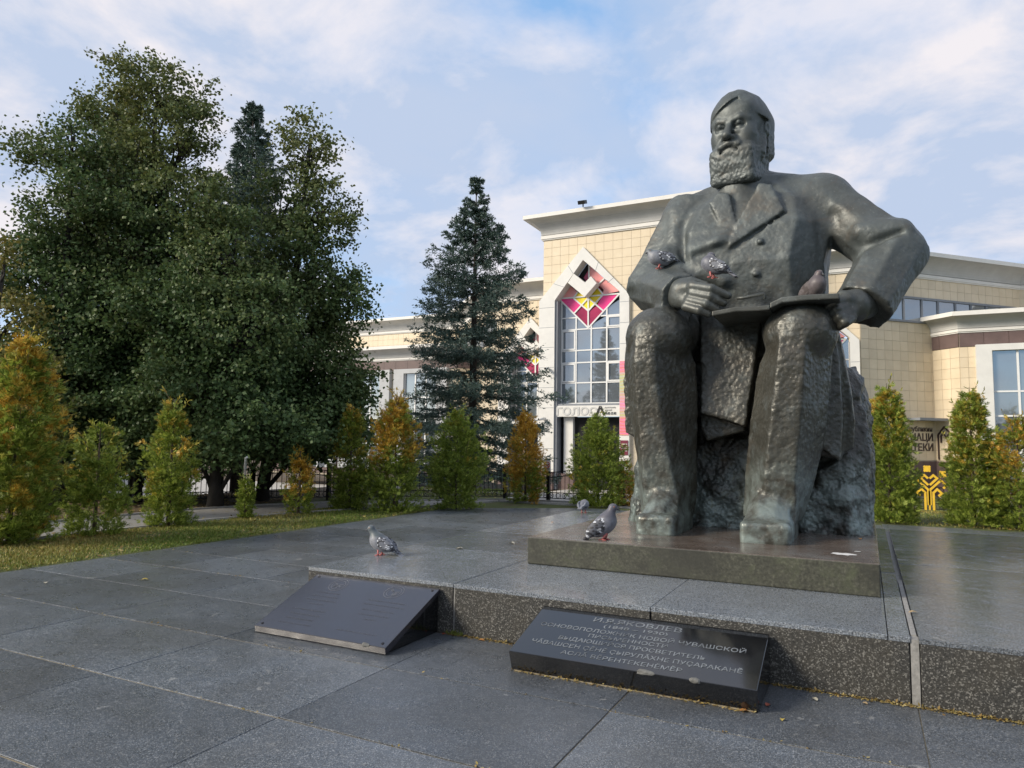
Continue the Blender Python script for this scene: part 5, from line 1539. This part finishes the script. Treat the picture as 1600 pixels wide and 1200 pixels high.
    bm_ = np.clip(bm_ + np.clip((-.105-c)/.02, 0, 1)*np.clip((b-.33)/.03, 0, 1)*np.clip((.24-np.abs(a))/.03, 0, 1)*np.clip((np.abs(c+.222)-.02)/.02, 0, 1)*.8, 0, 1)
    hm_ = np.clip((c-.46)/.05, 0, 1)*.35
    G.d += (bm_*(.004*vnoise(X, Y, Z, 28)+.0072*vnoise(X, Y, Z*.8, 54)) + (1-bm_)*(.004*vnoise(X, Y, Z, 10)+hm_*.010*vnoise(X, Y, Z, 22))).astype(np.float32)
    return G.mesh()

def build_rock():
    G = Field((-3.0, 7.5, .55), (.35, 9.9, 3.0), .028)
    def lv(z, a0, a1, b0, b1): return (z, rect8(a0, a1, b0, b1, .2, .3))
    G.op(sdloft([lv(.58, -2.50, .02, 7.82, 9.6), lv(1.0, -2.46, .02, 7.86, 9.62), lv(1.5, -2.42, .02, 7.95, 9.65), lv(1.9, -2.40, .0, 8.1, 9.7), lv(2.2, -2.4, -.03, 8.2, 9.7), lv(2.38, -2.2, -.12, 8.3, 9.7)]), .02)
    q = lambda pts, b: [at(x, y, b)[::2] for x, y in pts]
    G.op(sdslab(q([(1320, 830), (1320, 640), (1330, 604), (1342, 602), (1354, 622), (1362, 660), (1366, 730), (1362, 830)], 8.9), 8.7, 9.5, .0), .06)
    G.op(sdslab(q([(1262, 830), (1275, 730), (1320, 700), (1352, 760), (1358, 830)], 8.3), 8.1, 8.8, .12), .06)
    sl, X, Y, Z = G.sub(G.lo, G.lo+G.h*G.n, 0)
    G.d += (.04*vnoise(X, Y, Z, 3)+.03*vnoise(X, Y, Z, 7)+.022*vnoise(X, Y, Z, 14)).astype(np.float32)
    return G.mesh()

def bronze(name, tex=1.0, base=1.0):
    q = NM(name)
    co = q.co('World')
    big = q.noise(co, 1.3, 4, .55)
    mid = q.noise(co, 6.0, 5, .6)
    fine = q.noise(co, 30, 4, .55, .4)
    ham = q.voro(co, 24, 'SMOOTH_F1')
    geo = q.n('ShaderNodeNewGeometry')
    sp = q.n('ShaderNodeSeparateXYZ'); q.lk(geo.outputs['Position'], sp.inputs[0])
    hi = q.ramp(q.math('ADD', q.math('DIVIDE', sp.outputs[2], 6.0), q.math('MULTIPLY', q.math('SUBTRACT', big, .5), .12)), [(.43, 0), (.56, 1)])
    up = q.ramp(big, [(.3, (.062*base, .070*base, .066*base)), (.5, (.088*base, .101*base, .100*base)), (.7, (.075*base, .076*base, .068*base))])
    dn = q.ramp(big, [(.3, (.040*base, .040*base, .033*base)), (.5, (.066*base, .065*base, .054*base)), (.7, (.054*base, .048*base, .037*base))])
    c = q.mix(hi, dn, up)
    c = q.mix(q.ramp(mid, [(.54, 0), (.78, .5)]), c, (.17, .20, .20))
    # verdigris low on the shoes and on ledges that hold water
    z = sp.outputs[2]
    low = q.math('MULTIPLY', q.ramp(q.math('DIVIDE', z, 6.0), [(.105, 1), (.19, .55), (.25, 0)]), q.ramp(q.noise(co, 3.5, 5, .65), [(.40, 0), (.60, 1)]))
    c = q.mix(q.math('MULTIPLY', low, .7), c, (.30, .37, .35))
    c = q.mix(q.ramp(q.noise(co, 2.2, 6, .7, 1.2), [(.56, 0), (.66, .35)]), c, (.10, .078, .055))
    c = q.mix(q.ramp(fine, [(.62, 0), (.72, .35)]), c, (.24, .26, .24))
    q.set('Base Color', c)
    q.set('Metallic', .35)
    q.set('Roughness', q.math('ADD', q.ramp(mid, [(.3, .30), (.7, .50)]), q.math('MULTIPLY', hi, .13)))
    h = q.math('ADD', q.math('MULTIPLY', fine, .6), q.math('MULTIPLY', ham, 1.0))
    t = q.attr('worked')
    h = q.math('MULTIPLY', h, t)
    q.bump(h, .62*tex, .017)
    return q.m

def statue_mesh(name, VQ, org, worked):
    V, Q = VQ
    me = mesh_np(name, V-np.array(org), Q, True)
    at_ = me.attributes.new('worked', 'FLOAT', 'POINT')
    at_.data.foreach_set('value', np.asarray(worked(V), np.float32))
    return me

ORG = np.array([-1.35, 8.0, .64])
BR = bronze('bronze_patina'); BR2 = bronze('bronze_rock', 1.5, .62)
statue = tag(empty('seated_statue', ORG), 'huge bronze statue of a bearded man seated on a rock holding an open book', 'statue')
def wk_body(V):
    z = V[:, 2]
    return np.interp(z, [.6, .9, 1.3, 2.6, 3.0, 3.6, 4.4, 4.8], [.35, .5, .9, .9, .5, .38, .30, .25])
def wk_head(V):
    return np.interp(V[:, 2], [4.0, 4.45, 4.62, 5.6], [1.0, 1.0, .12, .10])
b_ = build_body(); h_ = build_head(); hd = build_hands()
Vs, Qs, Ws, n_ = [], [], [], 0
for (V, Q), wk in ((b_, wk_body), (h_, wk_head), (hd[0], lambda V: np.full(len(V), .2)), (hd[1], lambda V: np.full(len(V), .2))):
    Vs.append(V); Qs.append(Q+n_); Ws.append(wk(V)); n_ += len(V)
Wall = np.concatenate(Ws)
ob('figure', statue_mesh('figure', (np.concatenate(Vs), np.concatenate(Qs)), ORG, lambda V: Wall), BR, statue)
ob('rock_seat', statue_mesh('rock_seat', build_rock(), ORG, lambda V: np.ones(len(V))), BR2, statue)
# the open book on his knees and the spectacles on it
def page_block(pts, b0, b1, th, name):
    m = MB()
    P0 = [np.array(at(x, y, b0)) for x, y in pts]; 
    n = len(P0)
    vs = []
    for p in P0: vs += [p, p+np.array([0, b1-b0, .0]), p+np.array([0, 0, th]), p+np.array([0, b1-b0, th])]
    fs = []
    for i in range(n-1):
        a = 4*i; c = 4*(i+1)
        fs += [(a, c, c+2, a+2), (a+1, a+3, c+3, c+1), (a, a+1, c+1, c), (a+2, c+2, c+3, a+3)]
    fs += [(0, 2, 3, 1), (4*n-4, 4*n-3, 4*n-1, 4*n-2)]
    m.add([v-ORG for v in vs], fs)
    return m
bk = page_block([(1112, 494), (1150, 487), (1185, 486), (1203, 484)], 6.92, 7.7, .05, 'l')
book = bk.build('open_book', BR, statue)
rp = page_block([(1203, 482), (1222, 473), (1262, 469), (1312, 467)], 6.92, 7.7, .055, 'r')
bevel(rp.build('page_block', BR, statue), .012); bevel(book, .012)
g = MB()
g.tube([np.array(at(1149, 471, 6.95))-ORG+np.array([0, .1, .05]), np.array(at(1160, 467, 6.95))-ORG+np.array([0, .1, .03]), np.array(at(1192, 458, 6.95))-ORG+np.array([0, .1, .02]), np.array(at(1193, 464, 6.95))-ORG+np.array([0, .1, 0])], .016, 6)
g.build('spectacles', BR, statue, True)
# ================================================================== plaques, pigeons, fallen leaves
def polished(name, col, rough, speck):
    q = NM(name); co = q.co('World'); f = q.noise(co, 160, 3, .7); b_ = q.noise(co, 5, 5, .65)
    c = q.ramp(f, [(.45, col), (.72, tuple(v+speck for v in col))]); q.set('Base Color', c)
    q.set('Roughness', q.ramp(b_, [(.3, rough*.8), (.7, rough*1.5)])); q.set('Specular IOR Level', .8); q.set('IOR', 1.62)
    return q.m
M_POL = polished('black_gabbro', (.0045, .005, .006), .07, .007); M_POL2 = polished('grey_violet_granite', (.018, .018, .026), .16, .022)
M_CHIP = plain('chipped_stone', (.13, .13, .12), .8, 0, .3, 40, .5)
def worn_letters():
    q = NM('worn_gilding'); n = q.noise(q.co('World'), 4.2, 5, .7); m_ = q.noise(q.co('World'), 70, 3, .6)
    f = q.math('MULTIPLY', q.ramp(n, [(.34, .40), (.52, 1)]), q.ramp(m_, [(.3, .45), (.6, 1)]))
    q.set('Base Color', q.mix(f, (.012, .014, .018), (.20, .22, .235))); q.set('Roughness', .45); return q.m
M_WORN = worn_letters()
def slope_part(root, me, mat, name, x, t, fr, bk, off=.0008):
    """a thin part lying on the sloping face that runs from fr = (y, z) up to bk"""
    d = np.array(bk)-np.array(fr); ang = math.atan2(d[1], d[0]); p = np.array(fr)+d*t
    n = np.array([-math.sin(ang), math.cos(ang)])*off
    return ob(name, me, mat, root, (x, p[0]+n[0], p[1]+n[1]), (ang, 0, 0))
# --- name plaque
RA0, RA1 = -2.155, -.585
rp_ = tag(empty('name_plaque', (RA0, 4.34, .0)), 'polished black stone block with worn engraved lettering leaning on the step', 'plaque')
prof = [(.0, .003), (-.045, .135), (.53, .315), (.545, .30), (.545, .003)]
st = MB().prism([(0, y, z) for y, z in prof], (0, 0, 0), (RA1-RA0, 0, 0)).build('stone', M_POL, rp_); bevel(st, .005, 2)
fr_, bk_ = (-.045, .1355), (.53, .3155)
LINES = [('И.Я.ЯКОВЛЕВ', .27, .66, .800, .072), ('(1848 – 1930)', .33, .61, .700, .050), ('ОСНОВОПОЛОЖНИК НОВОЙ ЧУВАШСКОЙ', .05, .93, .575, .058), ('ПИСЬМЕННОСТИ', .29, .63, .470, .054),
         ('ВЫДАЮЩИЙСЯ ПРОСВЕТИТЕЛЬ', .17, .79, .355, .056), ('ЧӐВАШСЕН ҪӖНӖ ҪЫРУЛӐХНЕ ПУҪАРАКАНӖ', .065, .935, .225, .056), ('АСЛӐ ВӖРЕНТЕКЕНӖМӖР', .22, .72, .095, .054)]
for body, x0, x1, t, h in LINES:
    me = text_mesh(body, h*1.02, .0006, 'LEFT', bold=.0004)
    co = np.empty(len(me.vertices)*3, np.float32); me.vertices.foreach_get('co', co); w_ = co[0::3].max()-co[0::3].min()
    me.transform(Matrix.Translation((-float(co[0::3].min()), 0, 0))); me.transform(Matrix.Diagonal(((x1-x0)*(RA1-RA0)/w_, 1, 1, 1)))
    tag(slope_part(rp_, me, M_WORN, 'engraved_line', x0*(RA1-RA0), t, fr_, bk_), kind='stuff')
def chip(root, x, y, z, sx, seed):
    bm = bmesh.new(); bmesh.ops.create_icosphere(bm, subdivisions=2, radius=1); r = random.Random(seed)
    for v in bm.verts: v.co = Vector((v.co.x*sx, v.co.y*.018, v.co.z*.017))*r.uniform(.75, 1.15)
    ob('chipped_edge', bm, M_CHIP, root, (x, y, z))
chip(rp_, .92, -.042, .134, .06, 1); chip(rp_, 1.22, -.043, .134, .035, 2)
tag(MB().box(.02, 1.55, -.006, .004, 0, .006).build('mortar_line', M_MORTAR, rp_))
# --- slanted plate
LA0, LA1 = -4.335, -3.07
lp_ = tag(empty('memorial_plate', (LA0, 4.20, 0)), 'violet-grey polished plate tilted against the step with faint engraved seals', 'plaque')
w_ = LA1-LA0
pl = MB().prism([(0, -.012, .004), (0, -.020, .055), (0, .685, .342), (0, .695, .31), (0, .04, .02)], (0, 0, 0), (w_, 0, 0)).build('plate', M_POL2, lp_); bevel(pl, .004, 2)
MB().prism([(0, .05, .004), (0, .69, .004), (0, .69, .305), (0, .05, .025)], (.02, 0, 0), (w_-.02, 0, 0)).build('wedge', M_POL, lp_)
f2, b2 = (-.020, .0552), (.685, .3422)
M_ENGR = plain('faint_engraving', (.085, .09, .105), .4, 0, .3, 60)
for cx in (.33, .90):
    for r, th in ((.085, .004), (.062, .003)):
        m = MB(); m.tube([(r*math.cos(u), r*.98*math.sin(u), 0) for u in np.linspace(0, 2*math.pi, 33)], th, 4, False)
        me = m.mesh('seal'); me.transform(Matrix.Diagonal((1, 1, .15, 1))); slope_part(lp_, me, M_ENGR, 'seal_ring', cx, .84, f2, b2)
    m = MB()
    for k in range(7):
        a = rng.uniform(0, 6.28); m.bar((.01*math.cos(a), .01*math.sin(a), 0), (.05*math.cos(a), .05*math.sin(a), 0), .006, (0, 0, 1), .0006)
    slope_part(lp_, m.mesh('seal'), M_ENGR, 'seal_device', cx, .84, f2, b2)
for cx, rows in ((.33, ((.68, .22), (.61, .26), (.54, .30), (.47, .16), (.36, .34), (.28, .30), (.20, .26), (.12, .30))), (.93, ((.66, .36), (.59, .38), (.50, .30), (.42, .28), (.35, .10), (.14, .36)))):
    for t, hw in rows:       # worn, unreadable lines
        m = MB(); x = -hw/2
        while x < hw/2:
            l = rng.uniform(.006, .016); s_ = rng.uniform(-.004, .004)
            m.bar((x, -.006, 0), (x+s_, rng.uniform(.004, .010), 0), .0016, (0, 0, 1), .0005); x += l
        slope_part(lp_, m.mesh('worn_line'), M_ENGR, 'worn_line', cx, t, f2, b2).hide_select = False
        lp_.children[-1]['kind'] = 'stuff'
for x, t in ((.05, .05), (w_-.05, .05), (.05, .95), (w_-.05, .95)):
    m = MB().tube([(0, 0, -.002), (0, 0, .0025)], .011, 10); slope_part(lp_, m.mesh('screw'), M_IRON, 'screw', x, t, f2, b2)
chip(lp_, 1.09, -.020, .052, .035, 5)

# --- pigeons
def feather(name, a, b_, c, scale=46):
    q = NM(name); co = q.co('Object', scale=(1, 1.3, 1.5)); v = q.voro(co, scale, 'F1', 'Color'); s_ = q.n('ShaderNodeSeparateColor'); q.lk(v, s_.inputs[0])
    n = q.noise(q.co('Object'), 24, 3, .6)
    q.set('Base Color', q.mix(q.ramp(s_.outputs[0], [(.42, 0), (.50, 1)]), q.mix(q.ramp(s_.outputs[1], [(.72, 0), (.78, 1)]), a, c), b_)); q.set('Roughness', .6); return q.m
M_CHECK = feather('chequered_wing', (.035, .036, .042), (.15, .16, .185), (.60, .62, .65))
M_CHECK2 = feather('dark_chequered_wing', (.018, .018, .022), (.07, .075, .09), (.48, .50, .54))
M_BAR = feather('grey_wing', (.13, .14, .165), (.20, .215, .25), (.05, .05, .06), 22)
M_BRW = feather('brown_wing', (.06, .048, .046), (.10, .085, .085), (.14, .12, .12), 30)
def plum(name, body, neck):
    q = NM(name); sp = q.n('ShaderNodeSeparateXYZ'); q.lk(q.co('Object'), sp.inputs[0])
    n = q.noise(q.co('Object'), 30, 4, .6)
    z = q.math('ADD', sp.outputs[2], q.math('MULTIPLY', n, .03))
    q.set('Base Color', q.mix(q.ramp(z, [(.20, 0), (.235, 1)]), q.mix(q.ramp(n, [(.35, 0), (.65, 1)]), tuple(v*.8 for v in body), tuple(v*1.25 for v in body)), neck)); q.set('Roughness', .5); q.set('Sheen Weight', .2); return q.m
M_PL1 = plum('pigeon_plumage', (.19, .20, .225), (.075, .095, .105)); M_PL2 = plum('pigeon_plumage_violet', (.13, .135, .16), (.075, .075, .095)); M_PL3 = plum('pigeon_plumage_brown', (.095, .08, .082), (.08, .065, .07))
M_PINK = plain('pigeon_leg', (.42, .12, .11), .5); M_BEAK = plain('pigeon_beak', (.05, .05, .055), .4); M_CERE = plain('pigeon_cere', (.6, .6, .58), .6); M_EYE = plain('pigeon_eye', (.35, .10, .02), .2)
POSE = dict(stand=dict(p=24, head=(.125, 0, .285), yaw=0), upright=dict(p=36, head=(.092, 0, .295), yaw=0), hunch=dict(p=8, head=(.118, .0, .205), yaw=12), preen=dict(p=26, head=(.045, -.062, .262), yaw=-140), down=dict(p=2, head=(.155, 0, .150), yaw=0), rest=dict(p=30, head=(.07, 0, .262), yaw=15))
def pigeon(label, loc, rz, pose, plm, wing, s=1.12, legs=.043):
    P = POSE[pose]; t = tag(empty('pigeon', loc, rz), label, 'pigeon', 'pigeons on and around the monument'); t.scale = (s, s, s)
    cp, sp_ = math.cos(rad(P['p'])), math.sin(rad(P['p']))
    c = np.array([0, 0, legs+.083]); R = lambda x, y, z: c+np.array([x*cp-z*sp_, y, x*sp_+z*cp]); Bx = [np.array([cp, 0, sp_]), np.array([0, 1, 0]), np.array([-sp_, 0, cp])]
    G = Field((-.34, -.16, -.02), (.30, .16, .42), .0085)
    G.op(sdell(R(.0, 0, 0), (.135, .078, .085), Bx)); G.op(sdell(R(.055, 0, .01), (.09, .079, .08), Bx), .03)
    hd = np.array(P['head']); 
    G.op(sdcap(R(.075, 0, .03), hd-np.array([.004, 0, .012]), .058, .036), .035); G.op(sdell(hd+np.array([.004, 0, .004]), (.042, .033, .034)), .015)
    # tail fan
    ta_, tb = R(-.11, 0, .0), R(-.285, 0, -.03)
    ax = (tb-ta_); ln = np.linalg.norm(ax); ax /= ln; up = np.cross(ax, (0, 1, 0))
    G.op(sdbox((ta_+tb)/2, (ln/2, .036, .012), .006, [ax, np.array([0, 1., 0]), up]), .035)
    V, Q = G.mesh(); ob('body', mesh_np('body', V, Q, True), plm, t)
    for sg in (-1, 1):
        W_ = Field((-.34, -.16, -.02), (.30, .16, .42), .0085)
        W_.op(sdell(R(-.035, sg*.062, .018), (.125, .026, .062), Bx)); W_.op(sdcap(R(-.09, sg*.052, .012), R(-.245, sg*.022, -.012), .032, .008), .03)
        V, Q = W_.mesh(); ob('wing', mesh_np('wing', V, Q, True), wing, t)
    yw = rad(P['yaw']); f = np.array([math.cos(yw), math.sin(yw), -.25]); f /= np.linalg.norm(f); sd_ = np.array([-math.sin(yw), math.cos(yw), 0])
    MB().tube([hd+f*.034, hd+f*.056-np.array([0, 0, .003]), hd+f*.070-np.array([0, 0, .010])], [.011, .008, .002], 7).build('beak', M_BEAK, t, True)
    MB().tube([hd+f*.036+np.array([0, 0, .009]), hd+f*.048+np.array([0, 0, .006])], [.008, .004], 6).build('cere', M_CERE, t, True)
    for sg in (-1, 1):
        e = hd+f*.014+sd_*sg*.030+np.array([0, 0, .012]); MB().tube([e-sd_*sg*.004, e+sd_*sg*.004], [.007, .005], 8).build('eye', M_EYE, t, True)
        x0 = .012*sg; m = MB().tube([R(.0, sg*.032, -.07), (.018+x0, sg*.034, legs*.45), (.005+x0, sg*.034, .010)], [.014, .0075, .0065], 6)
        for a in (-.55, 0, .55, math.pi): m.tube([(.005+x0, sg*.034, .009), (.005+x0+.048*math.cos(a)*(1 if a < 3 else .6), sg*.034+.048*math.sin(a), .004)], [.0065, .003], 5)
        m.build('leg', M_PINK, t, True)
    return t
bpy.context.view_layer.update()
_fig = [o for o in statue.children if o.name.startswith('figure')][0]; _bks = [o for o in statue.children]
def rest_z(x, y, z0=3.6):
    best = -9
    for o in _bks:
        q0 = Vector((x, y, z0))-Vector(ORG); hit, p, n, i = o.ray_cast(q0, Vector((0, 0, -1)))
        if hit: best = max(best, p.z+ORG[2])
    return best if best > 0 else z0
VL = math.degrees(YAW)
pigeon('chequered grey pigeon walking left on the left end of the granite step', (-4.30, 5.75, PZ), rad(VL+172), 'stand', M_PL1, M_CHECK, .90)
pigeon('violet-breasted pigeon standing upright on the corner of the base slab', (-2.17, 6.2, PZ+.25), rad(VL-12), 'upright', M_PL2, M_CHECK2, 1.0)
pigeon('pigeon seen from behind, head down, far back on the granite platform', (-4.18, 11.0, PZ), rad(VL+70), 'down', M_PL2, M_BAR, .95)
def on_statue(label, px, py, b, rz, pose, pl_, wg, s=.95):
    x, y, z = at(px, py, b); pigeon(label, (x, y, rest_z(x, y, z+.11)-.004), rz, pose, pl_, wg, s)
on_statue('chequered pigeon hunched on the cuff of the statue', 1032, 431, 7.56, rad(VL+180), 'hunch', M_PL1, M_CHECK)
on_statue('pigeon preening its back on the hand of the statue', 1116, 450, 7.20, rad(VL+150), 'preen', M_PL2, M_CHECK)
on_statue('dark brown pigeon resting on the bronze book beside the sleeve', 1272, 458, 7.3, rad(VL-75), 'rest', M_PL3, M_BRW, 1.0)

# --- single fallen leaves
def leaf_me(seed):
    r = random.Random(seed); m = MB(); n = 7; up, dn = [], []
    for i in range(n+1):
        t = i/n; wd = .34*math.sin(math.pi*t**.8)**.8; z = .10*math.sin(math.pi*t)*r.uniform(.7, 1.3)
        up.append((t, wd, z+wd*.35*r.uniform(.3, 1.2))); dn.append((t, -wd, z+wd*.35*r.uniform(.3, 1.2)))
    mid = [(i/n, 0, .10*math.sin(math.pi*i/n)) for i in range(n+1)]
    vs = up+mid+dn; k = n+1
    fs = [(i, k+i, k+i+1, i+1) for i in range(n)]+[(k+i, 2*k+i, 2*k+i+1, k+i+1) for i in range(n)]
    return m.add(vs, fs).mesh('fallen_leaf', True, False)
L_ME = [leaf_me(i) for i in range(4)]
L_MAT = {n: plain('leaf_'+n, c, .6, 0, .25, 6) for n, c in dict(yellow=(.38, .29, .06), orange=(.34, .15, .04), red=(.26, .06, .03), tan=(.30, .22, .12), pale=(.40, .37, .28)).items()}
for k, (px, py, z, s_, colr, lab) in enumerate((
    (232, 906, 0, .10, 'yellow', 'curled yellow leaf on the paving at the far left'), (70, 912, 0, .07, 'pale', 'whitish leaf scrap on the paving near the left grass edge'),
    (1155, 1112, 0, .075, 'orange', 'orange leaf lying at the front right foot of the black plaque'), (1197, 1104, 0, .055, 'red', 'small red leaf tucked beside the right end of the black plaque'),
    (1223, 1124, 0, .05, 'yellow', 'yellow leaf on the paving right of the black plaque'), (1277, 1096, 0, .06, 'pale', 'pale leaf on the paving below the split granite face'),
    (1347, 1099, 0, .05, 'tan', 'tan leaf at the foot of the step left of the mortar joint'), (1344, 843, PZ+.25, .07, 'orange', 'orange leaf on the base slab beside the rock seat'),
    (725, 858, PZ, .12, 'pale', 'pale curled leaf on the platform left of the base slab'), (795, 849, PZ, .12, 'pale', 'flat whitish leaf on the platform just left of the slab corner'),
    (862, 817, PZ, .06, 'orange', 'small orange leaf on the platform behind the slab corner'), (1419, 958, PZ, .075, 'tan', 'tan leaf caught in the wide mortar joint of the platform'),
    (683, 987, 0, .07, 'tan', 'brown leaf at the right foot of the violet plate'), (697, 991, 0, .05, 'red', 'reddish leaf scrap by the step joint right of the violet plate'),
    (757, 1002, 0, .07, 'orange', 'rust leaf at the foot of the step between the two plaques'))):
    d = _F + _R2*(px-800)/FPX - _U2*(py-600)/FPX; t_ = (z-CAMH)/d[2]
    o = ob('fallen_leaf', L_ME[k % 4].copy(), L_MAT[colr], None, (d[0]*t_, d[1]*t_, z+.004), (rng.uniform(-.1, .1), rng.uniform(-.1, .1), rng.uniform(0, 6.28))); s_ *= .75; o.scale = (s_, s_, s_)
    tag(o, lab, 'leaf', 'single fallen leaves on the stone')
# debris gathered along the foot of the step and in the joints
def debris():
    rs = np.random.RandomState(61); n = 2600
    x = np.concatenate([rs.uniform(-3.0, -2.15, 350), rs.uniform(-.58, 2.2, 1500), rs.uniform(-2.15, -.6, 250), rs.uniform(-9, 4, 500)])
    y = np.concatenate([4.893-np.abs(rs.normal(0, .018, 350)), 4.893-np.abs(rs.normal(0, .02, 1500)), 4.33-np.abs(rs.normal(0, .012, 250)), rs.choice([3.965, 2.995, 5.78, 6.62], 500)+rs.normal(0, .006, 500)])
    P = np.stack([x, y, .003+np.abs(rs.normal(0, .004, n))], 1); ax = rs.normal(size=(n, 3)); ax[:, 2] *= .3; ax /= np.linalg.norm(ax, axis=1)[:, None]
    sd = np.cross(ax, np.array([0, 0, 1.0])+rs.normal(size=(n, 3))*.3); sd /= np.linalg.norm(sd, axis=1)[:, None]
    L = rs.uniform(.008, .030, n); V, F = leaf_quads(P, ax, sd, L, L*.55)
    tag(ob('joint_debris', leafmesh('joint_debris', V, F, rs.rand(n)), M_LITTER), kind='stuff')
debris()
# a small tuft of weeds in the corner by the violet plate
rs_ = np.random.RandomState(5); P = np.array([-2.93, 4.885, 0])+rs_.normal(size=(60, 3))*np.array([.03, .01, 0]); ax = rs_.normal(size=(60, 3))*.6; ax[:, 2] = .8; ax /= np.linalg.norm(ax, axis=1)[:, None]
sd = np.cross(ax, rs_.normal(size=(60, 3))); sd /= np.linalg.norm(sd, axis=1)[:, None]
V, F = leaf_quads(P, ax, sd, rs_.uniform(.02, .06, 60), np.full(60, .010)); tag(ob('weed_tuft', leafmesh('weed_tuft', V, F, rs_.rand(60)*.4), M_GRASS), kind='stuff')
# bird lime on the base slab
for (px, py, r) in ((1318, 866, .10), (1340, 862, .03)):
    d = _F + _R2*(px-800)/FPX - _U2*(py-600)/FPX; t_ = (PZ+.25-CAMH)/d[2]
    m = MB(); k = 15; m.add([(r*math.cos(2*math.pi*i/k)*rng.uniform(.7, 1.1), r*.7*math.sin(2*math.pi*i/k)*rng.uniform(.7, 1.1), 0) for i in range(k)], [tuple(range(k))])
    m.build('lime_stain', M_CERE, ped, False, (d[0]*t_+1.395, d[1]*t_-7.915, .2525))
